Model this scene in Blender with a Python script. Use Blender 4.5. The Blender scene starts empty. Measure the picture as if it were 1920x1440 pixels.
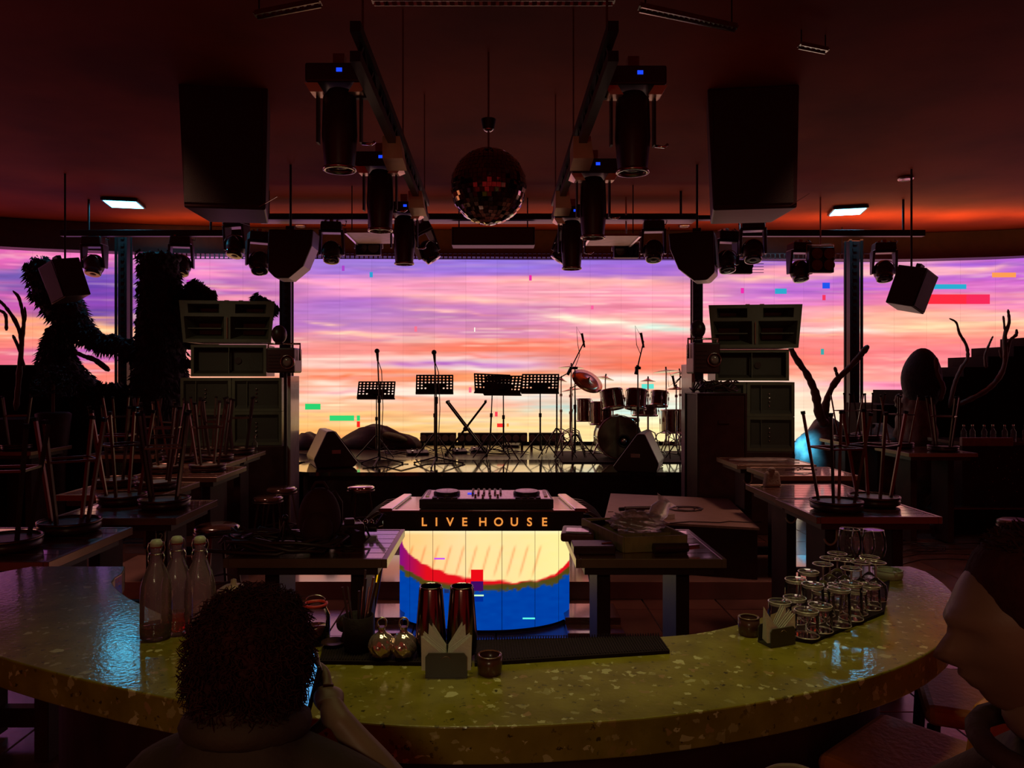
import bpy, math, random
import numpy as np
from mathutils import Vector, Matrix, Euler
R = math.radians
PI = math.pi
rng = random.Random(7)
scene = bpy.context.scene
COL = scene.collection

# ------------------------------------------------------------------ camera, world, light, exposure
F = 1400.0; VX, VY = 930.0, 705.0; CH = 1.9
cam_data = bpy.data.cameras.new('camera'); cam = bpy.data.objects.new('camera', cam_data); COL.objects.link(cam)
cam.location = (0, 0, CH); cam.rotation_euler = (R(90), 0, 0)
cam_data.sensor_width = 36.0; cam_data.lens = F / 1920 * 36.0
cam_data.shift_x = (960 - VX) / 1920; cam_data.shift_y = (VY - 720) / 1920
cam_data.clip_start = 0.05
scene.camera = cam
world = bpy.data.worlds.new('world'); scene.world = world; world.use_nodes = True
bg = world.node_tree.nodes['Background']; bg.inputs[0].default_value = (1.0, 0.04, 0.045, 1); bg.inputs[1].default_value = 0.125  # dim red ambient added to lift the blacks
scene.view_settings.view_transform = 'Standard'; scene.view_settings.look = 'None'
scene.view_settings.gamma = 1.0; scene.view_settings.exposure = 0.0; scene.view_settings.use_curve_mapping = False
scene.cycles.max_bounces = 10; scene.cycles.transparent_max_bounces = 12; scene.cycles.transmission_bounces = 10
scene.cycles.sample_clamp_indirect = 4.0
scene.cycles.caustics_refractive = False; scene.cycles.caustics_reflective = False

def area(name, loc, target, size, power, color, size_y=None, spread=180):
    d = bpy.data.lights.new(name, 'AREA'); d.energy = power; d.color = color; d.size = size; d.spread = R(spread)
    if size_y: d.shape = 'RECTANGLE'; d.size_y = size_y
    o = bpy.data.objects.new(name, d); COL.objects.link(o); o.location = loc
    o.rotation_euler = (Vector(target) - Vector(loc)).to_track_quat('-Z', 'Y').to_euler()
    return o
# dim warm lamps over the bar (above and behind the camera) and fills added for floor and ceiling
area('bar_pendant_light', (0.3, 2.25, 3.3), (0.3, 2.25, 1.1), 2.4, 3.1, (1.0, 0.92, 0.36), 0.25, 66)
for s_ in (-1, 1): area('stack_spot_light', (4.1*s_, 5.4, 4.3), (3.1*s_, 9, 1.75), .4, .85, (1.0, 0.92, 0.55), .4, 34)

for s_ in (-1, 1): area('floor_fill_light', (3.1*s_, 6.0, 4.4), (3.3*s_, 6.6, 0), .5, 9.5, (1.0, 0.50, 0.36), .5, 74)  # added fill that brightens the floor, not a fixture of the room
area('floor_fill_light', (.0, 7.6, 4.4), (.0, 7.4, 0), .5, 5.0, (1.0, 0.50, 0.36), .5, 60)  # same added floor fill, over the middle
area('bar_back_lamp', (-0.5, -1.6, 2.7), (-0.1, 2.2, 1.0), .8, 1.6, (1.0, 0.80, 0.45), .3, 80)
area('ceiling_fill_light', (1.0, 12.3, 4.08), (1.0, 12.3, 9), 14.0, 48.0, (1.0, 0.36, 0.08), .2).rotation_euler = (PI, 0, 0)  # added upward fill that brightens the ceiling near the LED wall
area('ceiling_fill_light', (7.6, 12.0, 4.08), (7.6, 12.0, 9), 4.5, 30, (1.0, 0.36, 0.08), .2).rotation_euler = (PI, 0, 0)  # second added ceiling fill, for the driftwood side

# ------------------------------------------------------------------ helpers
def at(px, py, D):                       # a point of the photograph at distance D
    return Vector(((px - VX) / F * D, D, CH - (py - VY) / F * D))
def on(px, py, z):                       # a point of the photograph on the level z
    D = (CH - z) * F / (py - VY)
    return Vector(((px - VX) / F * D, D, z))

class MB:
    def __init__(s): s.v = []; s.f = []; s.sm = []; s.M = Matrix.Identity(4)
    def add(s, vs, fs, smooth=False):
        b = len(s.v); M = s.M
        s.v += [tuple(M @ Vector(p)) for p in vs]
        for q in fs: s.f.append([b + i for i in q]); s.sm.append(smooth)
        return s
    def hexa(s, p, smooth=False):        # 8 points: bottom 4 ccw then top 4
        return s.add(p, [(3,2,1,0),(4,5,6,7),(0,1,5,4),(1,2,6,5),(2,3,7,6),(3,0,4,7)], smooth)
    def box(s, c, d, rz=0, rx=0, ry=0, top=1.0, topy=None):
        x, y, z = d[0]/2, d[1]/2, d[2]/2; ty = top if topy is None else topy
        E = Euler((rx, ry, rz)).to_matrix(); c = Vector(c)
        P = [(-x,-y,-z),(x,-y,-z),(x,y,-z),(-x,y,-z),(-x*top,-y*ty,z),(x*top,-y*ty,z),(x*top,y*ty,z),(-x*top,y*ty,z)]
        return s.hexa([c + E @ Vector(p) for p in P])
    def span(s, a, b):                   # box between two corners
        return s.box(((a[0]+b[0])/2,(a[1]+b[1])/2,(a[2]+b[2])/2), (abs(b[0]-a[0]),abs(b[1]-a[1]),abs(b[2]-a[2])))
    def bar(s, a, b, w, h=None):         # square bar from a to b
        a, b = Vector(a), Vector(b); h = h or w
        q = (b-a).to_track_quat('Z', 'Y').to_matrix(); L = (b-a).length
        P = [(-w/2,-h/2,0),(w/2,-h/2,0),(w/2,h/2,0),(-w/2,h/2,0),(-w/2,-h/2,L),(w/2,-h/2,L),(w/2,h/2,L),(-w/2,h/2,L)]
        return s.hexa([a + q @ Vector(p) for p in P])
    def cyl(s, a, b, r0, r1=None, n=12, caps=True, smooth=True):
        a, b = Vector(a), Vector(b); r1 = r0 if r1 is None else r1
        q = (b-a).to_track_quat('Z', 'Y').to_matrix()
        vs = []; 
        for c, r in ((a, r0), (b, r1)):
            for i in range(n):
                t = 2*PI*i/n; vs.append(c + q @ Vector((r*math.cos(t), r*math.sin(t), 0)))
        s.add(vs, [(i, (i+1)%n, n+(i+1)%n, n+i) for i in range(n)], smooth)
        if caps: s.add(vs, [tuple(range(n-1,-1,-1)), tuple(range(n, 2*n))])
        return s
    def tube(s, pts, r, n=6, closed=False, caps=True):
        pts = [Vector(p) for p in pts]; k = len(pts); rs = r if isinstance(r, (list, tuple)) else [r]*k
        vs = []; up = None
        for i, p in enumerate(pts):
            a = pts[(i-1) % k] if (closed or i) else p; b = pts[(i+1) % k] if (closed or i < k-1) else p
            d = (b-a); d = d.normalized() if d.length > 1e-9 else Vector((0,0,1))
            if up is None: up = Vector((0,0,1)) if abs(d.z) < .9 else Vector((1,0,0))
            x = d.cross(up); 
            if x.length < 1e-6: x = d.orthogonal()
            x.normalize(); y = x.cross(d).normalized(); up = y
            for j in range(n):
                t = 2*PI*j/n; vs.append(p + rs[i]*(x*math.cos(t) + y*math.sin(t)))
        fs = []
        for i in range(k if closed else k-1):
            a, b = i*n, ((i+1) % k)*n
            fs += [(a+j, a+(j+1)%n, b+(j+1)%n, b+j) for j in range(n)]
        if caps and not closed: fs += [tuple(range(n-1,-1,-1)), tuple(range((k-1)*n, k*n))]
        return s.add(vs, fs, True)
    def lathe(s, prof, n=24, c=(0,0,0), rot=None, smooth=True, arc=None):
        c = Vector(c); vs = []; E = rot or Matrix.Identity(3)
        zr = max(p[1] for p in prof)-min(p[1] for p in prof)
        ring = len(prof) >= 3 and prof[0][0] > .004 and abs(prof[0][0]-prof[-1][0]) < .012 and zr < .07 and prof[0][0] > .35*max(p[0] for p in prof)
        if ring: prof = list(prof)+[prof[0]]
        for r, z in prof:
            for i in range(n):
                t = 2*PI*i/n; vs.append(c + E @ Vector((r*math.cos(t), r*math.sin(t), z)))
        fs = []
        for k in range(len(prof)-1):
            for i in range(n):
                j = (i+1) % n; fs.append((k*n+i, k*n+j, (k+1)*n+j, (k+1)*n+i))
        s.add(vs, fs, smooth)
        if ring: return s
        if prof[0][0] > 1e-5: s.add(vs[:n], [tuple(range(n-1,-1,-1))])
        if prof[-1][0] > 1e-5: s.add(vs[-n:], [tuple(range(n))])
        return s
    def ball(s, c, r, n=16, m=10, smooth=True, rot=None, fn=None):
        r = r if isinstance(r, (tuple, list)) else (r, r, r); c = Vector(c); E = rot or Matrix.Identity(3)
        vs = []; 
        for k in range(m+1):
            ph = PI*k/m - PI/2
            for i in range(n):
                t = 2*PI*i/n; d = Vector((math.cos(ph)*math.cos(t), math.cos(ph)*math.sin(t), math.sin(ph)))
                q = fn(d) if fn else 1.0
                vs.append(c + E @ Vector((d.x*r[0]*q, d.y*r[1]*q, d.z*r[2]*q)))
        fs = []
        for k in range(m):
            for i in range(n):
                j = (i+1) % n
                if k == 0: fs.append((i, n+j, n+i))
                elif k == m-1: fs.append((k*n+i, k*n+j, m*n+i))
                else: fs.append((k*n+i, k*n+j, (k+1)*n+j, (k+1)*n+i))
        return s.add(vs, fs, smooth)
    def prism(s, poly, z0, z1, smooth=False):  # polygon in xy, ccw
        n = len(poly)
        vs = [(x, y, z0) for x, y in poly] + [(x, y, z1) for x, y in poly]
        s.add(vs, [tuple(range(n-1,-1,-1)), tuple(range(n, 2*n))])
        return s.add(vs, [(i, (i+1)%n, n+(i+1)%n, n+i) for i in range(n)], smooth)
    def side(s, poly, x0, x1):                 # polygon in yz extruded along x
        n = len(poly)
        vs = [(x0, y, z) for y, z in poly] + [(x1, y, z) for y, z in poly]
        return s.add(vs, [tuple(range(n-1,-1,-1)), tuple(range(n, 2*n))] + [(i, (i+1)%n, n+(i+1)%n, n+i) for i in range(n)])
    def build(s, name, mat, parent=None, bevel=0, seg=2, loc=None, rot=None):
        me = bpy.data.meshes.new(name); me.from_pydata(s.v, [], s.f); me.polygons.foreach_set('use_smooth', s.sm); me.update()
        if mat: me.materials.append(mat)
        return link(name, me, parent, bevel, seg, loc, rot)

def link(name, me, parent=None, bevel=0, seg=2, loc=None, rot=None):
    o = bpy.data.objects.new(name, me); COL.objects.link(o)
    if parent is not None: o.parent = parent
    if loc is not None: o.location = loc
    if rot is not None: o.rotation_euler = rot
    if bevel:
        b = o.modifiers.new('bevel', 'BEVEL'); b.width = bevel; b.segments = seg; b.limit_method = 'ANGLE'; b.angle_limit = R(40)
    return o

def thing(name, label, cat, loc=(0,0,0), rz=0, group=None, rot=None):
    o = bpy.data.objects.new(name, None); COL.objects.link(o); o.empty_display_size = .1
    o.location = loc; o.rotation_euler = rot if rot is not None else (0, 0, rz)
    return tag(o, label, cat, group)
def tag(o, label, cat, group=None):
    o['label'] = label; o['category'] = cat
    if group: o['group'] = group
    return o
def struct(o): o['kind'] = 'structure'; return o
KIDS = {}
def kids(o): return [c for c in bpy.data.objects if c.parent == o]
def copy_tree(o, loc=None, rot=None, label=None, group=None, scale=None):
    if o.name not in KIDS:
        KIDS[o.name] = [(k, kids(k)) for k in kids(o)]
    c = o.copy(); COL.objects.link(c)
    for k, subs in KIDS[o.name]:
        kc = k.copy(); COL.objects.link(kc); kc.parent = c
        for g in subs:
            gc = g.copy(); COL.objects.link(gc); gc.parent = kc
    if loc is not None: c.location = loc
    if rot is not None: c.rotation_euler = rot
    if label: c['label'] = label
    if group: c['group'] = group
    if scale: c.scale = scale
    return c

# ------------------------------------------------------------------ materials
def srgb(c): 
    c = c/255.0
    return c/12.92 if c <= .04045 else ((c+.055)/1.055)**2.4
def rgb(r, g, b): return (srgb(r), srgb(g), srgb(b), 1)
def mat(name, col, rough=.5, metal=0, spec=.5, bump=0, bscale=20, coat=0, var=0, vscale=8, stretch=None, emit=None, es=1, trans=0, ior=1.45, alpha=1):
    m = bpy.data.materials.new(name); m.use_nodes = True; nt = m.node_tree; p = nt.nodes['Principled BSDF']
    p.inputs['Base Color'].default_value = col if len(col) == 4 else (*col, 1)
    p.inputs['Roughness'].default_value = rough; p.inputs['Metallic'].default_value = metal
    p.inputs['Specular IOR Level'].default_value = spec; p.inputs['Coat Weight'].default_value = coat
    p.inputs['Coat Roughness'].default_value = .08
    p.inputs['Transmission Weight'].default_value = trans; p.inputs['IOR'].default_value = ior; p.inputs['Alpha'].default_value = alpha
    if emit: p.inputs['Emission Color'].default_value = emit; p.inputs['Emission Strength'].default_value = es
    tc = nt.nodes.new('ShaderNodeTexCoord'); mp = nt.nodes.new('ShaderNodeMapping')
    nt.links.new(tc.outputs['Object'], mp.inputs['Vector'])
    if stretch: mp.inputs['Scale'].default_value = stretch
    if var:
        n = nt.nodes.new('ShaderNodeTexNoise'); n.inputs['Scale'].default_value = vscale; n.inputs['Detail'].default_value = 6
        nt.links.new(mp.outputs[0], n.inputs['Vector'])
        r = nt.nodes.new('ShaderNodeValToRGB'); c = p.inputs['Base Color'].default_value
        r.color_ramp.elements[0].position = .3; r.color_ramp.elements[1].position = .7
        r.color_ramp.elements[0].color = (c[0]*(1-var), c[1]*(1-var), c[2]*(1-var), 1)
        r.color_ramp.elements[1].color = (min(1,c[0]*(1+var)), min(1,c[1]*(1+var)), min(1,c[2]*(1+var)), 1)
        nt.links.new(n.outputs['Fac'], r.inputs['Fac']); nt.links.new(r.outputs[0], p.inputs['Base Color'])
    if bump:
        n = nt.nodes.new('ShaderNodeTexNoise'); n.inputs['Scale'].default_value = bscale; n.inputs['Detail'].default_value = 5
        nt.links.new(mp.outputs[0], n.inputs['Vector'])
        b = nt.nodes.new('ShaderNodeBump'); b.inputs['Strength'].default_value = bump; b.inputs['Distance'].default_value = .01
        nt.links.new(n.outputs['Fac'], b.inputs['Height']); nt.links.new(b.outputs[0], p.inputs['Normal'])
    return m
M = {}
def gloss(m, ior=2.2, r=.06):
    p = m.node_tree.nodes['Principled BSDF']; p.inputs['Coat IOR'].default_value = ior; p.inputs['Coat Roughness'].default_value = r; p.inputs['Coat Weight'].default_value = 1
M['black'] = mat('black_paint', (.045,.014,.014), .45, var=.2)
M['black_plastic'] = mat('black_plastic', (.042,.015,.014), .35, bump=.1, bscale=200)
M['black_metal'] = mat('black_metal', (.028,.013,.012), .42, metal=.2, var=.2)
M['steel'] = mat('brushed_steel', (.55,.5,.47), .22, metal=1, var=.15, vscale=30)
M['chrome'] = mat('chrome', (.75,.72,.7), .08, metal=1, var=.04)
M['grille'] = mat('speaker_grille', (.045,.032,.022), .55, bump=.5, bscale=260)
M['olive_box'] = mat('horn_box_paint', (.10,.095,.065), .38, bump=.15, bscale=120, var=.15)
M['rubber'] = mat('black_rubber', (.014,.006,.005), .7, spec=.2, bump=.2, bscale=90)
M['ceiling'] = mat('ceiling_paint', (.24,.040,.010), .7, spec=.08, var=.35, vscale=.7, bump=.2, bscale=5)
M['bulkhead'] = mat('bulkhead_paint', (.05,.018,.014), .5, var=.2)
M['stage'] = mat('stage_gloss', (.05,.035,.03), .035, spec=.9, coat=1, var=.3, vscale=3)
M['carpet'] = mat('stage_back_floor', (.07,.035,.022), .22, spec=.6, var=.35, vscale=3, bump=.1, bscale=60)
M['tile'] = mat('floor_tile', (.15,.06,.045), .22, spec=.9, var=.4, vscale=2.5, bump=.15, bscale=30)
M['tile2'] = mat('floor_tile_worn', (.12,.05,.04), .27, spec=.8, var=.45, vscale=3.5, bump=.2, bscale=25)
M['step_tile'] = mat('polished_tile', (.22,.11,.09), .10, coat=.6, var=.3, vscale=2)
for k_ in ('tile','tile2'):
    p_ = M[k_].node_tree.nodes['Principled BSDF']; p_.inputs['Coat Weight'].default_value = .8; p_.inputs['Coat Roughness'].default_value = .22; p_.inputs['Coat IOR'].default_value = 1.9
M['grout'] = mat('grout', (.04,.02,.016), .8, var=.2)
M['wood_dark'] = mat('dark_varnished_wood', (.12,.04,.024), .22, coat=1, var=.4, vscale=9, stretch=(1,14,14), bump=.08, bscale=40)
gloss(M['wood_dark'], 2.0, .07)
M['wood_edge'] = mat('brass_edge_strip', (.26,.16,.11), .25, metal=.4, var=.1)
M['ply'] = mat('plywood', (.30,.18,.14), .5, var=.2, vscale=14, stretch=(1,8,1), bump=.1, bscale=60)
M['stoolpad'] = mat('stool_cushion', (.05,.02,.018), .3, var=.2)
M['stoolboard'] = mat('stool_underside_board', (.16,.13,.08), .45, var=.4, vscale=12)
M['stoolleg'] = mat('stool_leg_metal', (.12,.07,.06), .3, metal=.8, var=.1)
M['bark'] = mat('furry_bark', (.03,.02,.03), .8, bump=1, bscale=30, var=.4)
M['rock'] = mat('rock', (.16,.10,.075), .75, bump=1, bscale=9, var=.5, vscale=7)
M['driftwood'] = mat('driftwood', (.13,.07,.05), .6, bump=.6, bscale=25, var=.3)
M['hill'] = mat('mound_paint', (.06,.02,.012), .7, bump=.5, bscale=10, var=.4)
def thin_glass(name, tint, blend, hazy=0, hcol=(1,1,1,1), rough=.03):
    m = bpy.data.materials.new(name); m.use_nodes = True; nt = m.node_tree; nt.nodes.clear(); N = nt.nodes.new; K = nt.links.new
    out = N('ShaderNodeOutputMaterial'); tr = N('ShaderNodeBsdfTransparent'); tr.inputs[0].default_value = tint; gl = N('ShaderNodeBsdfGlossy'); gl.inputs['Roughness'].default_value = rough
    lw = N('ShaderNodeLayerWeight'); lw.inputs[0].default_value = blend; mx = N('ShaderNodeMixShader'); K(lw.outputs['Facing'] if False else lw.outputs['Fresnel'], mx.inputs[0])
    src = tr.outputs[0]
    if hazy:
        tl = N('ShaderNodeBsdfTranslucent'); tl.inputs[0].default_value = hcol; df = N('ShaderNodeBsdfDiffuse'); df.inputs[0].default_value = hcol; m1 = N('ShaderNodeMixShader'); m1.inputs[0].default_value = .35; K(tl.outputs[0], m1.inputs[1]); K(df.outputs[0], m1.inputs[2])
        nz = N('ShaderNodeTexNoise'); nz.inputs['Scale'].default_value = 25; nz.inputs['Detail'].default_value = 5; mt = N('ShaderNodeMath'); mt.operation = 'MULTIPLY_ADD'; K(nz.outputs['Fac'], mt.inputs[0]); mt.inputs[1].default_value = .3; mt.inputs[2].default_value = hazy-.15
        m2 = N('ShaderNodeMixShader'); K(mt.outputs[0], m2.inputs[0]); K(tr.outputs[0], m2.inputs[1]); K(m1.outputs[0], m2.inputs[2]); src = m2.outputs[0]
    K(src, mx.inputs[1]); K(gl.outputs[0], mx.inputs[2]); K(mx.outputs[0], out.inputs['Surface']); return m
M['glass'] = thin_glass('clear_glass', (.965,.95,.945,1), .22, .025, (1,.9,.88,1))
M['glass_frost'] = mat('hazy_glass', (.93,.82,.80), .28, trans=.75, ior=1.3, var=.05)
M['skin'] = mat('skin', (.21,.12,.075), .5, var=.12, vscale=12, bump=.05, bscale=120)
M['hair'] = mat('dark_hair', (.045,.010,.008), .8, spec=.12, bump=.6, bscale=60, var=.3, vscale=20)
M['shirt'] = mat('olive_shirt', (.045,.026,.014), .8, bump=.4, bscale=40, var=.3)
M['coat'] = mat('dark_jacket', (.05,.014,.012), .8, bump=.3, bscale=40, var=.2)
M['paper'] = mat('napkin_paper', (.72,.74,.60), .8, bump=.2, bscale=80, var=.06)
M['cabinet'] = mat('black_cabinet', (.042,.013,.012), .55, spec=.2, var=.25)
M['cable'] = mat('black_cable', (.05,.025,.022), .35, var=.2)
M['phone_on'] = mat('phone_display', (.1,.3,.5), .2, emit=(.10,.42,.85,1), es=.8)
M['matte_black'] = mat('matte_black', (.02,.007,.007), .9, spec=.1, var=.2)
M['orange'] = mat('tan_leather', (.60,.20,.05), .45, bump=.25, bscale=50, var=.2)
M['paper2'] = mat('pale_card', (.5,.40,.34), .7, var=.15)
M['film'] = mat('clear_film', (.85,.75,.65), .25, trans=.6, alpha=.55, bump=1, bscale=14)
M['rail_metal'] = mat('satin_aluminium', (.80,.70,.68), .16, metal=1, var=.08)
M['cream'] = mat('painted_panel', (.62,.42,.30), .45, var=.15)
M['glass_rim'] = mat('glass_rim', (1,.83,.80), .12, trans=.55, spec=1, ior=1.6, var=.02)
# ------------------------------------------------------------------ LED wall picture
def vnoise(x, y, seed):
    xi = np.floor(x).astype(int); yi = np.floor(y).astype(int); fx = x-xi; fy = y-yi
    fx = fx*fx*(3-2*fx); fy = fy*fy*(3-2*fy)
    def h(a, b):
        n = (a*374761393 + b*668265263 + seed*974634777) & 0x7fffffff
        n = ((n ^ (n >> 13)) * 1274126177) & 0x7fffffff
        return ((n ^ (n >> 16)) & 0xffff)/65535.0
    return (h(xi,yi)*(1-fx)+h(xi+1,yi)*fx)*(1-fy) + (h(xi,yi+1)*(1-fx)+h(xi+1,yi+1)*fx)*fy
CX = np.array([-60,0,180,400,650,930,1200,1450,1700,1900,2000], float)
CY = np.array([485+25*i for i in range(15)], float)
G0 = [(215,90,170),(110,80,170),(170,85,160),(190,80,170),(200,100,150),(245,150,110),(240,120,110),(235,105,115),(225,95,130),(240,120,110),(245,130,100),(240,140,90),(240,140,90),(240,140,90),(240,140,90)]
G180 = [(230,110,180),(100,70,170),(100,55,165),(130,60,170),(100,60,160),(250,170,120),(250,160,130),(180,80,170),(240,120,110),(245,120,100),(240,110,110),(245,150,100),(245,150,100),(245,150,100),(245,150,100)]
G400 = [(200,115,190),(235,125,185),(165,90,175),(240,140,160),(185,100,180),(200,110,180),(220,120,150),(240,130,120),(240,140,120),(245,180,140),(245,150,110),(245,170,110),(250,190,120),(245,170,90),(245,170,90)]
G650 = [(150,110,205),(150,105,205),(235,145,190),(165,98,190),(172,112,190),(200,128,175),(235,148,140),(235,132,125),(248,205,190),(240,120,85),(252,225,205),(250,185,140),(250,190,115),(248,175,95),(245,165,85)]
G930 = [(135,105,215),(155,100,200),(240,150,175),(235,150,170),(190,112,175),(205,125,168),(236,132,118),(240,112,85),(228,185,200),(248,140,85),(248,222,200),(245,160,130),(250,205,140),(250,205,130),(248,195,115)]
G1200 = [(140,102,210),(150,92,200),(245,160,160),(240,145,170),(236,132,155),(245,165,160),(235,116,135),(242,128,110),(242,115,85),(252,225,205),(245,180,140),(225,232,210),(240,225,180),(250,220,150),(250,220,150)]
G1450 = [(150,95,200),(245,150,165),(172,92,195),(220,118,190),(240,150,170),(245,158,160),(240,128,130),(240,116,108),(246,126,105),(250,185,155),(252,215,190),(248,220,190),(252,228,195),(250,225,190),(250,225,190)]
G1700 = [(150,80,195),(245,165,180),(175,92,200),(236,115,165),(245,148,140),(250,190,150),(246,136,118),(240,116,120),(246,120,130),(246,150,140),(240,128,170),(248,190,160),(250,200,165),(250,200,165),(250,200,165)]
G1900 = [(150,80,198),(180,90,200),(190,90,200),(215,108,190),(240,138,165),(252,195,150),(246,138,120),(240,118,130),(240,130,140),(240,130,140),(240,130,160),(245,170,150),(245,170,150),(245,170,150),(245,170,150)]
GRID = np.array([G0,G0,G180,G400,G650,G930,G1200,G1450,G1700,G1900,G1900], float)/255
def lin(c): return np.where(c <= .04045, c/12.92, ((c+.055)/1.055)**2.4)
STREAKS = [  # x, y, half length, half thickness, slope, colour, amount
 (1120,600,150,6,.12,(255,235,205),.95),(1240,616,90,7,.08,(205,232,215),.95),(1060,598,60,4,.1,(255,240,200),.8),
 (850,683,130,4,.0,(165,85,185),.85),(760,686,70,4,.0,(185,100,190),.6),(950,686,90,3,.0,(185,105,190),.7),
 (820,673,120,5,.02,(252,225,215),.7),(640,675,70,5,.0,(255,215,195),.6),(900,694,90,3,0,(245,225,215),.8),
 (780,735,150,7,.0,(255,240,220),.8),(1050,765,120,10,.0,(190,228,215),.7),(1180,772,110,12,.0,(190,230,225),.8),(1000,745,90,6,.0,(225,235,225),.7),
 (1230,790,70,10,.0,(250,245,190),.7),(860,790,120,6,.0,(250,215,150),.7),(1120,712,110,6,.0,(255,235,225),.8),
 (620,608,28,3,.08,(252,195,170),.8),(590,605,22,2,.05,(255,200,170),.7),(640,624,60,3,.06,(255,200,160),.8),(700,632,60,3,.05,(252,190,155),.7),
 (820,584,70,3,.05,(255,180,160),.8),(900,590,60,2,.04,(250,170,160),.6),(760,507,40,2,.0,(215,150,215),.6),(700,505,50,1.5,.0,(220,150,215),.7),
 (620,532,120,5,.08,(255,160,190),.8),(760,548,130,6,.08,(250,155,175),.8),(880,562,150,6,.04,(255,185,165),.8),(1000,526,120,5,-.02,(255,180,165),.8),
 (1150,528,140,6,-.03,(255,180,170),.8),(1200,545,110,8,.05,(245,150,180),.7),(1080,560,110,7,.0,(250,165,165),.7),
 (1080,625,60,2,.03,(255,190,165),.7),(1180,628,50,2,.02,(255,195,170),.7),(1110,640,70,3,.02,(255,180,150),.6),(1090,652,60,2,.0,(250,170,140),.6),
 (950,655,160,3,.0,(242,110,80),.6),(900,668,120,3,.0,(238,95,75),.5),(1150,685,140,5,.0,(242,105,75),.7),(1000,700,120,4,.0,(244,120,75),.5),
 (640,705,110,3,.02,(240,110,60),.7),(700,748,130,3,.01,(238,130,80),.7),(620,716,70,5,0,(255,240,225),.7),(640,758,90,3,0,(255,225,180),.6),(640,735,110,3,0,(225,120,150),.5),
 (1450,522,120,5,-.02,(255,195,165),.9),(1560,620,130,5,.03,(240,235,225),.9),(1380,612,60,5,.06,(240,232,215),.8),(1520,628,90,2,.04,(255,190,150),.8),
 (1750,612,110,8,-.05,(255,215,165),.8),(1680,600,90,4,.0,(255,180,150),.6),(1560,600,110,3,.0,(255,170,140),.7),(1480,560,90,4,0,(235,140,190),.6),
 (1650,690,120,4,0,(250,190,175),.6),(1700,672,80,3,0,(250,175,150),.6),(1500,735,120,8,0,(255,228,200),.6),(1620,745,120,6,0,(255,220,195),.6),
 (1650,515,110,5,-.03,(255,185,180),.9),(1830,505,100,5,-.08,(250,180,180),.8),(1540,655,140,3,0,(244,120,110),.6),
 (420,488,60,5,.03,(215,140,200),.7),(390,512,60,4,.04,(250,140,185),.7),(420,536,90,4,.03,(255,165,160),.7),(440,565,70,4,0,(190,110,190),.5),(420,690,60,6,0,(250,200,170),.5),(420,735,60,4,0,(250,110,100),.5),
 (60,478,60,4,.03,(245,140,175),.8),(180,490,60,4,.1,(240,110,185),.7),(60,505,24,10,0,(60,110,200),.8),(50,560,60,4,.1,(250,120,170),.7),(90,575,60,3,.05,(255,130,170),.7),
 (200,612,80,8,.08,(255,185,130),.8),(210,622,60,3,.08,(255,240,180),.7),(60,605,70,8,.2,(255,160,110),.7),(90,640,60,3,.1,(250,90,90),.6),(200,655,60,8,0,(180,80,180),.6),(250,500,50,8,0,(235,110,190),.5)]
BLOCKS = [(572,757,601,768,(40,200,105)),(618,779,664,789,(45,205,110)),(669,779,675,789,(45,205,110)),(669,790,675,801,(235,35,30)),
 (992,516,997,526,(225,40,160)),(693,510,699,520,(45,150,200)),(641,498,646,508,(165,60,190)),(1389,540,1395,550,(230,40,165)),(1453,541,1475,551,(45,160,195)),
 (1542,553,1548,563,(235,50,90)),(1539,654,1545,665,(60,160,160)),(1203,720,1226,729,(95,220,200)),(928,772,933,781,(240,60,80)),(932,794,946,801,(240,40,40)),
 (950,794,954,800,(235,150,60)),(879,726,884,736,(240,110,130)),(1747,533,1812,542,(40,165,200)),(1735,552,1812,570,(242,40,60)),(1812,552,1856,570,(236,40,85)),
 (1860,511,1905,520,(245,150,80)),(889,614,891,622,(255,245,230)),(350,525,356,535,(185,50,175)),(1108,573,1113,580,(240,90,150)),(777,612,782,622,(240,110,140)),
 (1542,530,1556,541,(30,80,225)),(1408,494,1432,495.2,(20,10,60)),(1408,499.5,1432,500.7,(20,10,60)),(1408,505,1432,506.2,(20,10,60)),(1408,510.5,1432,511.7,(20,10,60)),(553,740,560,770,(235,120,110))]
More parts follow.
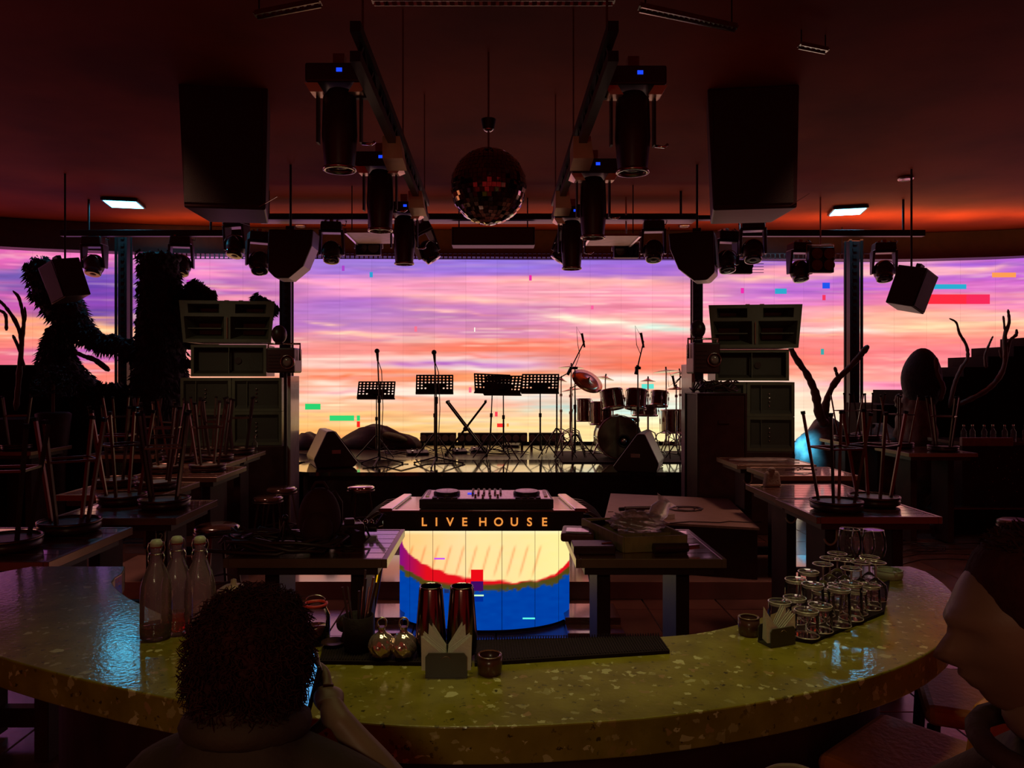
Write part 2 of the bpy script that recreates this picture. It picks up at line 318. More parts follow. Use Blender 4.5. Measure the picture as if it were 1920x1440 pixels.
def picture(px, py):
    n1 = vnoise(px/230, py/8, 1); n2 = vnoise(px/90, py/3.4, 2); n3 = vnoise(px/480, py/22, 3)
    qy = py + (n1-.5)*26 + (n3-.5)*18 + (n2-.5)*12 + (px-930)*.01
    qx = np.clip(px + (n3-.5)*80, -59, 1999)
    qy = np.clip(qy, 485.1, 834.9)
    ix = np.clip(np.searchsorted(CX, qx)-1, 0, len(CX)-2); iy = np.clip(((qy-485)/25).astype(int), 0, 13)
    fx = (qx-CX[ix])/(CX[ix+1]-CX[ix]); fy = (qy-CY[iy])/25
    fx = (fx*fx*(3-2*fx))[:,None]; fy = (fy*fy*(3-2*fy))[:,None]
    c = (GRID[ix,iy]*(1-fx)+GRID[ix+1,iy]*fx)*(1-fy) + (GRID[ix,iy+1]*(1-fx)+GRID[ix+1,iy+1]*fx)*fy
    for x, y, L, t, sl, k, a in STREAKS:
        dx = (px-x)/L; dy = (py - y - (px-x)*sl - (vnoise(px/35, py*0, 5)-.5)*7)/t
        w = (a*np.exp(-dx**2*1.6)*np.exp(-dy**2)*(.55+.9*vnoise(px/26, py/3, 8)))[:,None]
        w = np.clip(w, 0, 1); c = c*(1-w) + w*np.array(k)/255
    f = vnoise(px/90, py/3.2, 11)*.6 + vnoise(px/30, py/2.0, 12)*.4
    g = vnoise(px/130, py/3.6, 21)*.65+vnoise(px/40, py/2.2, 22)*.35; h = vnoise(px/300, py/40, 23)
    w = (np.clip((g-.60)/.16, 0, 1)*np.clip(h*1.6-.2, 0, 1)*.42)[:,None]; c = c*(1-w)+w*np.array([1,.87,.78])
    w = (np.clip((.36-g)/.16, 0, 1)*.22)[:,None]; c = c*(1-w)+w*c*np.array([.88,.62,.72])
    c = c*.95+.045; c = c*(.92 + .18*f)[:,None]
    return np.clip(c, 0, 1)

SCR = [(-12.2,9.2),(-10.6,11.2),(-8.35,12.45),(-6.6,13.0),(-3.9,13.4),(0,13.62),(3.9,13.7),(6.8,13.9),(8.3,13.75),(9.6,13.35),(11.2,12.2),(12.4,10.6)]
def catmull(P, n):
    P = [Vector((*p,)) for p in P]; P = [P[0]*2-P[1]] + P + [P[-1]*2-P[-2]]; out = []
    for i in range(1, len(P)-2):
        a, b, c, d = P[i-1:i+3]
        for k in range(n):
            t = k/n; out.append(.5*((2*b)+(-a+c)*t+(2*a-5*b+4*c-d)*t*t+(-a+3*b-3*c+d)*t**3))
    out.append(P[-2]); return out
sp = catmull(SCR, 24); cum = [0]
for a, b in zip(sp, sp[1:]): cum.append(cum[-1] + (b-a).length)
def scr(s):
    s = max(0, min(cum[-1]-1e-6, s)); i = int(np.searchsorted(cum, s, side='right'))-1; i = min(i, len(sp)-2)
    t = (s-cum[i])/(cum[i+1]-cum[i]); return sp[i]*(1-t)+sp[i+1]*t
m = bpy.data.materials.new('led_picture'); m.use_nodes = True; nt = m.node_tree; nt.nodes.clear()
o_ = nt.nodes.new('ShaderNodeOutputMaterial'); e_ = nt.nodes.new('ShaderNodeEmission'); a_ = nt.nodes.new('ShaderNodeAttribute'); a_.attribute_name = 'picture'
e_.inputs['Strength'].default_value = 1.12
nt.links.new(a_.outputs['Color'], e_.inputs['Color']); nt.links.new(e_.outputs[0], o_.inputs['Surface'])
M['led'] = m
def led_mesh(name, verts, faces, cols, parent, loc=None):
    me = bpy.data.meshes.new(name); me.from_pydata(verts, [], faces); me.update()
    at_ = me.color_attributes.new('picture', 'FLOAT_COLOR', 'POINT')
    c4 = np.ones((len(verts), 4), np.float32); c4[:,:3] = lin(cols); at_.data.foreach_set('color', c4.ravel())
    me.materials.append(M['led']); return link(name, me, parent, loc=loc)
wall = thing('led_wall', 'huge curved led video wall showing a pink and orange sunset sky', 'screen', (0,13.6,.7))
SB, ST, NR = .70, 4.02, 6
PH = (ST-SB)/NR; NP = int(cum[-1]/.56); PW = cum[-1]/NP; NC = 18
back = MB()
for i in range(NP):
    s0, s1 = i*PW+.0007, (i+1)*PW-.0007
    a, b = scr(s0), scr(s1); nrm = Vector((b.y-a.y, -(b.x-a.x))).normalized()
    for j in range(NR):
        z0, z1 = SB+j*PH+.0005, SB+(j+1)*PH-.0005
        if i % 2 == 0 and j == 0:
            a2, b2 = scr(i*PW), scr(min(cum[-1], (i+2)*PW))
        vs = []; px = []; py = []
        for r in range(NC+1):
            z = z0+(z1-z0)*r/NC
            for c in range(NC+1):
                p = scr(s0+(s1-s0)*c/NC); vs.append((p.x, p.y-13.6, z-.7)); px.append(VX+p.x/p.y*F); py.append(VY+(CH-z)/p.y*F)
        cols = picture(np.array(px), np.array(py)) * (1+.035*(rng.random()-.5))
        fs = [(r*(NC+1)+c, r*(NC+1)+c+1, (r+1)*(NC+1)+c+1, (r+1)*(NC+1)+c) for r in range(NC) for c in range(NC)]
        led_mesh('led_panel', vs, fs, np.clip(cols,0,1), wall)
vs = []; 
L_ = [scr(i*PW) for i in range(NP+1)]
for p in L_: vs += [(p.x, p.y-13.6+.03, SB-.7), (p.x, p.y-13.6+.03, ST-.7), (p.x, p.y-13.6+.12, ST-.7), (p.x, p.y-13.6+.12, SB-.7)]
fs = []
for i in range(NP):
    for k in range(4): fs.append((i*4+k, (i+1)*4+k, (i+1)*4+(k+1)%4, i*4+(k+1)%4))
MB().add(vs, fs).build('back_frame', M['black_metal'], wall)
vs = []; fs = []; cols = []
def D_at(px):
    for k in range(len(sp)-1):
        a, b = sp[k].x/sp[k].y, sp[k+1].x/sp[k+1].y; t = (px-VX)/F
        if a <= t <= b: return sp[k].y + (sp[k+1].y-sp[k].y)*(t-a)/(b-a)
    return 13.6
for x0, y0, x1, y1, k in BLOCKS:
    b = len(vs)
    for x, y in ((x0,y1),(x1,y1),(x1,y0),(x0,y0)):
        p = at(x, y, D_at(x)-.02); vs.append((p.x, p.y-13.6, p.z-.7)); cols.append(np.array(k)/255)
    fs.append((b,b+1,b+2,b+3))
led_mesh('glitch_blocks', vs, fs, np.array(cols), wall)['kind'] = 'stuff'

# ------------------------------------------------------------------ room shell
CZ = 4.5
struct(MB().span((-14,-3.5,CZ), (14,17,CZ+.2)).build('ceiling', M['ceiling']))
struct(MB().span((-14,14.6,0), (14,14.8,CZ)).build('wall_back', M['bulkhead']))
struct(MB().span((-12.9,-3.5,0), (-12.7,14.6,CZ)).build('wall_left', M['bulkhead']))
struct(MB().span((12.7,-3.5,0), (12.9,14.6,CZ)).build('wall_right', M['bulkhead']))
# bulkhead above the LED wall follows its curve
bk = MB(); P2 = [(p.x, p.y) for p in sp]
vs = []; 
for p in sp:
    vs += [(p.x,p.y-.35,ST+.0),(p.x,p.y-.35,CZ-.01),(p.x,p.y+.2,CZ-.01),(p.x,p.y+.2,ST+.0)]
fs = []
for i in range(len(sp)-1):
    for k in range(4): fs.append((i*4+k, (i+1)*4+k, (i+1)*4+(k+1)%4, i*4+(k+1)%4))
bk.add(vs, fs); struct(bk.build('trim_1', M['bulkhead']))
# floor: base slab and tiles
fl = struct(MB().span((-14,-3.5,-.2), (14,17,-.012)).build('floor', M['grout']))
TS = .62
tm = {}
for k, mm in enumerate((M['tile'], M['tile2'])):
    b = MB().box((0,0,0), (TS-.008,TS-.008,.012), top=.99); me = bpy.data.meshes.new('tile'); me.from_pydata(b.v, [], b.f); me.update(); me.materials.append(mm); tm[k] = me
cnt = 0
for j in range(8):
    for i in range(-8, 15):
        x = (i+.5)*TS; y = 3.6+(j+.5)*TS
        if abs(x) > .72*y+.3: continue
        t = link('tile', tm[0 if rng.random() < .6 else 1], fl, loc=(x, y, -.006+rng.uniform(-.001,.001))); cnt += 1
b = MB()
for j in list(range(-10,0))+list(range(8,20)):
    for i in range(-20, 20): b.box(((i+.5)*TS, 3.6+(j+.5)*TS, -.006), (TS-.008,TS-.008,.012), top=.99)
for j in range(0,8):
    for i in range(-20, 20):
        x = (i+.5)*TS; y = 3.6+(j+.5)*TS
        if not (-8 <= i < 15) or abs(x) > .72*y+.3: b.box((x, y, -.006), (TS-.008,TS-.008,.012), top=.99)
o = b.build('tiles_far', M['tile'], fl); o['kind'] = 'stuff'

# ------------------------------------------------------------------ stage
SZ = .65
stg = thing('stage', 'low black stage with mirror gloss front floor before the video wall', 'stage', (0,9.7,0))
def arc(cx, cy, r, a0, a1, n): return [(cx+r*math.cos(R(a0+(a1-a0)*i/n)), cy+r*math.sin(R(a0+(a1-a0)*i/n))) for i in range(n+1)]
outl = arc(-2.35,.42,.42,180,270,8) + arc(3.2,.42,.42,270,360,6)
dk = MB().prism(outl + [(3.62,1.45),(-2.77,1.45)], SZ-.05, SZ); dk.build('front_deck', M['stage'], stg, bevel=.006)
MB().prism([(-4.4,1.45),(4.0,1.45),(4.0,3.75),(-4.4,3.75)], SZ-.05, SZ-.002).build('back_deck', M['carpet'], stg)
MB().prism(arc(-2.2,.5,.42,180,270,8)+arc(3.1,.5,.42,270,360,6)+[(3.52,1.4),(-2.62,1.4)], 0, SZ-.05).build('riser', M['cabinet'], stg)
MB().prism([(-4.3,1.5),(3.9,1.5),(3.9,3.7),(-4.3,3.7)], 0, SZ-.05).build('back_riser', M['cabinet'], stg)
w = MB(); w.prism(arc(-3.35,1.55,.72,0,360,30)[:-1], SZ-.03, SZ+.012); w.build('side_deck', M['stage'], stg, bevel=.004)
MB().prism(arc(-3.35,1.55,.66,0,360,30)[:-1], 0, SZ-.03).build('side_riser', M['cabinet'], stg)
# raised glossy step in front of the stage
stp = tag(MB().span((-3.5,6.35,0), (3.3,7.3,.15)).build('floor_step', M['step_tile'], bevel=.004), 'low tiled step running across the dance floor before the stage', 'step')

# truss columns
def column(px, py0, w, D, lab):
    X = (px-VX)/F*D
    t = thing('truss_column', lab, 'column', (X,D,SZ if abs(X) < 4 else 0), group='black truss columns before the video wall')
    H = 4.1-t.location.z; b = MB()
    for sx in (-1,1):
        for sy in (-1,1): b.box((sx*w*.42, sy*w*.42, H/2), (w*.16,w*.16,H))
    b.build('upright', M['black_metal'], t)
    MB().box((0,w*.12,H/2), (w*.84,w*.5,H-.02)).build('core', M['black'], t)
    b = MB()
    for k in range(int(H/.11)): b.box((0,-w*.2,.08+k*.11), (w*.25,.03,.05))
    b.build('rung', M['black_metal'], t); MB().box((0,0,.01), (w*1.5,w*1.5,.02)).build('foot_plate', M['black_metal'], t)
column(232,0,.19,11.6,'black truss column crossing the furry tree on the far side')
column(537.5,0,.18,12.0,'black truss column rising behind the speaker stack beside the tree')
column(1306,0,.16,12.0,'black truss column rising behind the drum side speaker stack')
column(1600,0,.215,12.1,'black truss column behind the driftwood branches')
# mounds at the foot of the wall
def mound(name, px0, px1, pyt, pyb, D, lab, matx=None, bumps=3, seed=1):
    r_ = random.Random(seed); x0, x1 = (px0-VX)/F*D, (px1-VX)/F*D; h = CH-(pyt-VY)/F*D-SZ
    def fn(d): return 1+.1*math.sin(d.x*5+seed)+.06*math.sin(d.y*9+d.x*7)
    b = MB().ball((0,0,0), ((x1-x0)/2,.28,h), 28, 14, fn=fn)
    b.v = [(x,y,max(z,0)) for x,y,z in b.v]
    return tag(b.build(name, matx or M['hill'], loc=((x0+x1)/2, D, SZ)), lab, 'mound')
mound('mound', 628, 786, 800, 828, 13.0, 'low dark red mound at the foot of the video wall, mossy on top', seed=2)
o = mound('mound', 545, 622, 812, 828, 12.9, 'smaller dark mound behind the floor monitor wedge', seed=3)
mo = [o_ for o_ in bpy.data.objects if o_.name == 'mound'][0]
MB().ball((.3,-.12,.2), (.26,.16,.07), 16, 8, rot=Euler((0,R(14),0)).to_matrix()).build('moss', mat('moss',(.10,.10,.02),.8,bump=.5,var=.4), mo)
# ------------------------------------------------------------------ things on the stage
def tripod(b, h, r, leg=.012, n=3, a0=90, hub=.3):   # legs from a hub down to the floor, with braces
    for k in range(n):
        a = R(a0+360*k/n); b.cyl((.015*math.cos(a),.015*math.sin(a),h), (r*math.cos(a),r*math.sin(a),.012), leg, leg*.8, 6)
        b.cyl((0,0,h*hub), (r*.5*math.cos(a),r*.5*math.sin(a),h*.5), leg*.5, leg*.5, 5)
M['lens3'] = mat('amber_lens', (.22,.12,.07), .25, coat=.5, var=.3)
def music_stand():
    t = thing('music_stand', 'x', 'music stand', (0,0,SZ))
    b = MB(); tripod(b, .36, .33); b.build('tripod', M['black_metal'], t)
    b = MB(); b.cyl((0,0,.12), (0,0,.66), .013, n=8); b.cyl((0,0,.62),(0,0,.68),.022,n=8); b.cyl((0,0,.66), (0,-.01,1.12), .009, n=8); b.build('pole', M['black_metal'], t)
    b = MB(); W, H, nc, nr = .56, .30, 10, 6
    T = Matrix.Translation((0,-.02,1.14)) @ Euler((R(-28),0,0)).to_matrix().to_4x4(); b.M = T
    cw, ch = W/nc, H/nr
    for r in range(nr):
        for c in range(nc):
            x, z = -W/2+(c+.5)*cw, -H/2+(r+.5)*ch
            o = [(x+cw/2*sx, 0, z+ch/2*sz) for sx, sz in ((1,0),(1,1),(0,1),(-1,1),(-1,0),(-1,-1),(0,-1),(1,-1))]
            if r <= 2 and 3-r*.7 <= c <= 6+r*.7 or r == 0: b.add([o[1],o[3],o[5],o[7]], [(0,1,2,3)])
            else:
                q = [(x+cw*.27*math.cos(PI/4*k), 0, z+ch*.29*math.sin(PI/4*k)) for k in range(8)]
                b.add(o+q, [(k,(k+1)%8,8+(k+1)%8,8+k) for k in range(8)])
    b.box((0,0,H/2+.004),(W+.01,.008,.012)); b.box((-W/2-.003,0,0),(.010,.008,H)); b.box((W/2+.003,0,0),(.010,.008,H))
    d = b.build('desk', M['black_metal'], t); s_ = d.modifiers.new('solid','SOLIDIFY'); s_.thickness = .004
    b = MB(); b.M = T; b.box((0,.03,-H/2), (W+.02,.06,.008)); b.box((0,.06,-H/2+.008), (W+.02,.006,.02)); b.box((0,-.02,-.05), (.09,.03,.08)); b.build('lip', M['black_metal'], t)
    return t
ms = music_stand()
def G_(px, py=856): return on(px, py, SZ)
spec = [(706,857,0,'music stand in front of the mossy mound, a microphone stand before it',-.18,.0),
        (815,857,.05,'music stand second nearest the mossy mound, a microphone above its desk',-.1,.0),
        (918,858,.2,'music stand with its desk partly behind another, next to the crossed keyboard stand',-.08,.04),
        (944,862,-.3,'lower music stand overlapping its neighbour beside the crossed keyboard stand',-.1,.0),
        (1013,858,-.15,'music stand nearest the drum kit, desk turned towards it',-.08,.0)]
for i, (px, py, rz, lab, dz, tilt) in enumerate(spec):
    o = ms if i == 0 else copy_tree(ms)
    p = G_(px, py); o.location = (p.x, p.y, SZ); o.rotation_euler = (0,tilt,rz); o['label'] = lab; o['group'] = 'music stands on the stage'
    H = (705-0)  # desk height is set by scale
    o.scale = (1,1,1 + {0:-.09,1:-.01,2:.0,3:-.02,4:.0}[i])

def mic_stand(lab, px, py, h, rr, grp):
    p = on(px, py, SZ); t = thing('microphone_stand', lab, 'microphone stand', p, group=grp)
    b = MB()
    for k in range(3):
        a = R(25+120*k); b.cyl((0,0,.12), (rr*math.cos(a),rr*math.sin(a),.015), .011, n=6); b.ball((rr*math.cos(a),rr*math.sin(a),.015),.016,8,6)
    b.cyl((0,0,.06),(0,0,.17),.022,n=10); b.build('base', M['black_metal'], t)
    b = MB(); b.cyl((0,0,.1),(0,0,h*.56),.016,n=8); b.cyl((0,0,h*.54),(0,0,h*.6),.024,n=8); b.cyl((0,0,h*.58),(-.02,0,h-.14),.010,n=8); b.build('pole', M['black_metal'], t)
    b = MB(); b.cyl((-.02,0,h-.16),(-.028,.01,h-.05),.014,.022,10); m_ = b.build('microphone', M['black_plastic'], t)
    MB().ball((-.032,.01,h-.02),.036,12,8).build('mesh_head', M['grille'], m_)
    b = MB(); b.tube([(-.02,.02,h-.15),(.03,.03,h-.3),(.05,.02,h*.5),(.03,.03,.4),(.12,.05,.01),(.4,.1,.006)], .006, 5); b.build('cable', M['cable'], t)
    return t
mic_stand('straight microphone stand at the stage front nearest the mossy mound', 711, 872, 1.62, .34, 'vocal microphone stands')
mic_stand('straight microphone stand at the stage front, second from the mossy mound', 818, 873, 1.60, .40, 'vocal microphone stands')

# crossed keyboard stand
D = 11.9; t = thing('keyboard_stand', 'bare crossed keyboard stand among the music stands', 'keyboard stand', (at(875,0,D).x, D, SZ))
for sx, nm in ((1,'front'),(-1,'rear')):
    b = MB(); y = .03*sx
    b.bar((-.32*sx,y-.14,.0+.02),(.30*sx,y-.14,.83),.035,.03); b.bar((-.32*sx,y+.2,.02),(.30*sx,y+.2,.83),.035,.03)
    b.build('leg_frame', M['black_metal'], t)
    MB().bar((-.32*sx,y-.25,.02),(-.32*sx,y+.3,.02),.035).build('foot', M['rubber'], t)
    MB().bar((.30*sx,y-.22,.84),(.30*sx,y+.28,.84),.035).build('support_arm', M['rubber'], t)
MB().cyl((-.01,-.2,.42),(-.01,.26,.42),.04,n=12).build('hinge', M['black_metal'], t)

# LED batten lights along the foot of the wall
def batten(px0, px1, n, lab):
    D = 12.85; x0, x1 = at(px0,0,D).x, at(px1,0,D).x; w = x1-x0
    t = thing('batten_light', lab, 'stage light', ((x0+x1)/2, D, SZ), group='batten lights at the foot of the video wall')
    MB().box((0,0,.19),(w-.01,.12,.17)).build('housing', M['black_metal'], t, bevel=.01)
    for k in range(n):
        x = -w/2+(k+.5)*w/n
        o = MB().lathe([(.045,0),(.058,.012),(.058,.03)],16,(x,-.065,.19),Euler((R(90),0,0)).to_matrix()).build('lamp', M['lens'], t)
    for s_ in (-1,1): MB().box((s_*w*.42,0,.055),(.04,.16,.11)).build('foot', M['black_metal'], t)
M['lens'] = mat('lamp_lens', (.35,.28,.24), .25, coat=.5, var=.1)
batten(788,856,5,'first batten light, nearest the mossy mound')
batten(858,989,9,'longest batten light behind the crossed keyboard stand')
batten(991,1058,5,'batten light nearest the drum kit')

# pedals, cables
def pedal(px, py, w, lab):
    p = on(px, py, SZ); t = thing('effects_pedal', lab, 'pedal', p, rz=rng.uniform(-.4,.4), group='pedals on the stage floor')
    MB().hexa([(-w/2,-.08,0),(w/2,-.08,0),(w/2,.08,0),(-w/2,.08,0),(-w/2,-.08,.04),(w/2,-.08,.04),(w/2,.08,.08),(-w/2,.08,.08)]).build('housing', M['black_metal'], t, bevel=.008)
    MB().cyl((-w*.25,-.03,.05),(-w*.25,-.035,.075),.02,n=10).build('foot_switch', M['chrome'], t)
    for k in (-1,0,1): MB().cyl((k*w*.25,.05,.07),(k*w*.25,.05,.095),.012,n=8).build('knob', M['black_plastic'], t)
pedal(783,853,.34,'wide effects pedal between the two microphone stands')
pedal(862,850,.22,'small effects pedal right under the crossed keyboard stand')
pedal(897,847,.26,'effects pedal just beyond the crossed keyboard stand, cables around it')
pedal(958,838,.30,'effects pedal behind the overlapping music stands')
pedal(732,842,.18,'small pedal far back between mossy mound and microphone stand')
def cable_loops(name, lab, c, r, n, th=.008, seed=1, mm=None, squash=.6, zz=.0, group=None, parent=None):
    q = random.Random(seed); pts = []
    for k in range(n*10):
        a = k*2*PI/10; rr = r*(1+.25*math.sin(k*.37+seed)+q.uniform(-.08,.08))
        pts.append((c[0]+rr*math.cos(a)+.25*r*math.sin(k*.11), c[1]+rr*squash*math.sin(a), c[2]+th+zz*q.random()))
    b = MB().tube(pts, th, 5)
    o = b.build(name, mm or M['cable'], parent)
    if parent is None: tag(o, lab, 'cable', group)
    return o
p = on(745,852,SZ); cable_loops('cable', 'loose black cable loops at the first microphone stand', p, .28, 3, .006, 3, zz=.05)
p = on(828,848,SZ); cable_loops('cable', 'cable snaking behind the second microphone stand', p, .33, 2, .006, 4, zz=.05)
p = on(925,850,SZ); cable_loops('cable', 'cable tangle at the feet of the overlapping music stands', p, .4, 3, .006, 5, zz=.05)
b = MB().tube([on(680,878,SZ+.006), on(720,874,SZ+.006), on(752,882,SZ+.006), on(800,870,SZ+.006), on(850,868,SZ+.006)], .006, 5)
tag(b.build('cable', M['cable']), 'single cable lying on the glossy stage edge', 'cable')

# ------------------------------------------------------------------ drum kit
KD = 11.3
kit = thing('drum_kit', 'dark red drum kit with several cymbals beside the speaker stack', 'drum kit', (at(1160,0,KD).x, KD, SZ))
K0 = kit.location
M['shell'] = mat('red_lacquer_shell', (.16,.02,.016), .18, coat=.7, var=.4, vscale=30)
M['head'] = mat('drum_head', (.42,.36,.26), .45, var=.3, vscale=7, bump=.08, bscale=30)
M['cymbal'] = mat('bronze_cymbal', (.75,.50,.28), .24, metal=1, bump=.06, bscale=60, var=.1)
def k(px, py, D=KD): return at(px, py, D) - Vector(K0)
def drum(px, py, r, h, ax, D=KD, name='tom', lugs=6):
    c = k(px, py, D); ax = Vector(ax).normalized(); E = ax.to_track_quat('Z','Y').to_matrix()
    s_ = MB().lathe([(r,-h/2),(r,h/2)],28,c,E).build(name, M['shell'], kit)
    MB().lathe([(0,h/2+.004),(r*.97,h/2+.004)],28,c,E).build('drum_head', M['head'], s_)
    for z in (-h/2,h/2): MB().lathe([(r+.002,z-.014),(r+.014,z-.012),(r+.014,z+.012),(r+.002,z+.014)],28,c,E).build('rim', M['chrome'], s_)
    b = MB()
    for i in range(lugs):
        a = 2*PI*i/lugs; q = c + E @ Vector((math.cos(a)*(r+.02),math.sin(a)*(r+.02),0)); d = E @ Vector((0,0,h/2-.01))
        b.cyl(q-d, q+d, .005, n=5); b.cyl(q-d*.25, q+d*.25, .011, n=6)
    b.build('lug', M['chrome'], s_)['kind'] = 'stuff'; return s_
bd = drum(1157,819,.315,.42,(.0,-1,.04),KD-.1,'bass_drum',8)
c = k(1170,827,KD-.325); MB().lathe([(.0,0),(.075,0),(.09,.012),(.10,0)],24,c,Euler((R(90),0,0)).to_matrix()).build('port_ring', M['black_plastic'], kit)
MB().ball(c+Vector((-.005,-.01,0)),(.045,.02,.045),12,8).build('inner_microphone', M['steel'], kit)
for s_ in (-1,1): MB().cyl(k(1157+s_*22,800), k(1157+s_*46,857,KD-.25)+Vector((0,0,.02)), .011, n=8).build('spur', M['chrome'], kit)
drum(1148,749,.165,.27,(-.12,.22,1),KD,'rack_tom')
drum(1193,749,.155,.27,(.1,.22,1),KD,'rack_tom')
drum(1127,775,.165,.34,(0,.06,1),KD+.25,'floor_tom',8)
drum(1095,769,.11,.34,(0,.06,1),KD+.45,'side_drum')
drum(1209,770,.19,.15,(.02,.08,1),KD+.4,'snare_drum',8)
drum(1236,748,.125,.21,(.1,.2,1),KD+.2,'small_tom')
drum(1262,790,.19,.36,(0,.05,1),KD+.7,'floor_tom',8)
def cymbal(px, py, r, tilt, D=KD, ztop=None, base=None, stand=True):
    c = k(px, py, D); E = Euler(tilt).to_matrix()
    o = MB().lathe([(.0,.028),(.02,.026),(.045,.010),(r*.6,-.004),(r,-.018)],32,c,E).build('cymbal', M['cymbal'], kit)
    s_ = o.modifiers.new('s','SOLIDIFY'); s_.thickness = .002
    MB().cyl(c, c+E@Vector((0,0,.06)), .012, n=8).build('felt_nut', M['black_plastic'], o)
    if stand:
        b = MB(); bx = c.x + (base or 0); 
        b.cyl((bx,c.y,.35),(bx,c.y,c.z-.1 if base else c.z),.010,n=8); b.cyl((bx,c.y,.2),(bx,c.y,.7),.015,n=8)
        if base: b.cyl((bx,c.y,c.z-.12),(c.x,c.y,c.z),.008,n=6)
        for j in range(3):
            a = R(30+120*j); b.tube([(bx,c.y,.42),(bx+.14*math.cos(a),c.y+.14*math.sin(a),.36),(bx+.27*math.cos(a),c.y+.27*math.sin(a),.015)],.009,6)
            b.cyl((bx,c.y,.2),(bx+.17*math.cos(a),c.y+.17*math.sin(a),.28),.006,n=5)
        for z in (.7,.95): b.cyl((bx,c.y,z-.02),(bx,c.y,z+.02),.022,n=8)
        b.build('cymbal_stand', M['steel'], kit)
cymbal(1071,688,.20,(R(-4),R(2),0),KD+.3)
cymbal(1102,713,.25,(R(38),R(26),0),KD-.1,base=-.26)
cymbal(1135,708,.14,(R(-4),R(12),0),KD+.4)
cymbal(1072,730,.19,(R(-3),R(-8),0),KD+.7)
cymbal(1215,713,.12,(R(-3),R(2),0),KD+.3)
cymbal(1249,695,.20,(R(-5),R(-4),0),KD+.1)
cymbal(1275,698,.17,(R(-8),R(-10),0),KD+.5)
cymbal(1052,712,.10,(R(-4),R(10),0),KD+.5)
# hi-hat
cymbal(1268,728,.15,(0,0,0),KD-.1); 
# throne
b = MB(); c = k(1180,800,KD+.9); b.lathe([(0,.0),(.16,0),(.17,.03),(.16,.07),(0,.08)],20,(c.x,c.y,.5)); b.build('throne_seat', M['stoolpad'], kit)
b = MB(); b.cyl((c.x,c.y,.2),(c.x,c.y,.5),.02,n=8)
for j in range(3): a=R(90+120*j); b.cyl((c.x,c.y,.35),(c.x+.25*math.cos(a),c.y+.25*math.sin(a),.01),.012,n=6)
b.build('throne_leg', M['steel'], kit)
b = MB()
for j in range(9):
    q = k(1110+j*18, 850, KD+.3+.1*(j%3)); q.z = 0; r2 = random.Random(j)
    b.tube([(q.x+r2.uniform(-.2,.2), q.y+r2.uniform(-.3,.3), .01+.10*r2.random()) for _ in range(7)], .006, 5)
b.build('drum_cable', M['cable'], kit)
b = MB().box((.2,.2,.008),(2.2,1.6,.016)); b.build('drum_rug', mat('rug',(.05,.02,.016),.9,var=.4), kit)
def boom(lab, px, pbase, p_j, p_mic, p_tail, D):
    base = on(px, pbase, SZ); D = base.y
    t = thing('boom_stand', lab, 'microphone stand', base, group='boom stands over the drum kit')
    j = at(*p_j, D)-base; m_ = at(*p_mic, D)-base; tl = at(*p_tail, D)-base
    b = MB(); tripod(b, .38, .36, .011, hub=.35); b.cyl((0,0,.1),(0,0,j.z*.6),.014,n=8); b.cyl((0,0,j.z*.55),j,.009,n=8); b.cyl((0,0,j.z*.55),(0,0,j.z*.6),.022,n=8)
    b.build('stand', M['black_metal'], t)
    b = MB(); b.cyl(tl, m_, .009, n=8); b.cyl(j-Vector((.04,0,0)), j+Vector((.04,0,0)), .02, n=8); b.cyl(tl, tl+(m_-tl).normalized()*.13, .024, n=8); b.build('boom_arm', M['black_metal'], t)
    d = (m_-tl).normalized(); b = MB(); b.cyl(m_-Vector((.0,0,.09)), m_+Vector((-.04,0,.12)), .014, .019, n=10); b.build('microphone', M['black_plastic'], t)
    b = MB().tube([m_, m_+Vector((-.12,0,.22)), m_+Vector((-.1,0,-.05)), (m_+j)/2, j, (.02,.02,.3), (.2,.2,.01)], .005, 5); b.build('cable', M['cable'], t)
boom('boom microphone stand at the drum kit side nearest the music stands', 1078, 862, (1078,690), (1096,640), (1064,703), 10)
boom('boom microphone stand rising from the middle of the drum kit', 1196, 872, (1196,690), (1207,640), (1192,702), 10)
t = boom('low boom microphone stand between drums and speaker stack', 1281, 858, (1281,700), (1266,719), (1290,693), 10)
b = MB(); base = on(1044,858,SZ); t = thing('microphone_stand','slim stand without a microphone beside the drum kit','microphone stand',base)
tripod(b,.45,.34,.010); b.cyl((0,0,.1),(0,0,1.0),.012,n=8); b.cyl((0,0,.98),(0,0,1.22),.008,n=8); b.build('stand',M['black_metal'],t)
MB().cyl((0,0,1.2),(.22,0,1.32),.009,n=6).build('arm',M['black_metal'],t)

# floor monitor wedges
def wedge(lab, px, py, rz, s_=1.0):
    p = on(px, py, SZ); t = thing('floor_monitor', lab, 'speaker', p, rz=rz, group='floor monitors at the stage front')
    prof = [(-.26,0),(.24,0),(.30,.06),(-.02,.50),(-.12,.50),(-.30,.12)]
    prof = [(y*s_, z*s_) for y, z in prof]
    MB().side(prof, -.36*s_, .36*s_).build('cabinet', M['black_plastic'], t, bevel=.02)
    a, c_ = Vector((0,.285*s_,.09*s_)), Vector((0,-.0*s_,.485*s_)); n_ = Vector((0,c_.z-a.z,-(c_.y-a.y))).normalized()
    g = MB().add([Vector((x*s_,q.y,q.z))+n_*.006 for x,q in ((-.32,a),(-.32,c_),(.32,c_),(.32,a))],[(0,1,2,3)]); g.build('grille', M['grille'], t)
    for sx in (-1,1): MB().box((sx*.365*s_,0,.22*s_),(.01,.12,.05)).build('handle', M['steel'], t)
wedge('floor monitor wedge lying nearest the round side deck', 622, 872, R(-68), 1.0)
wedge('floor monitor wedge in front of the bass drum', 1198, 880, R(72), 1.0)

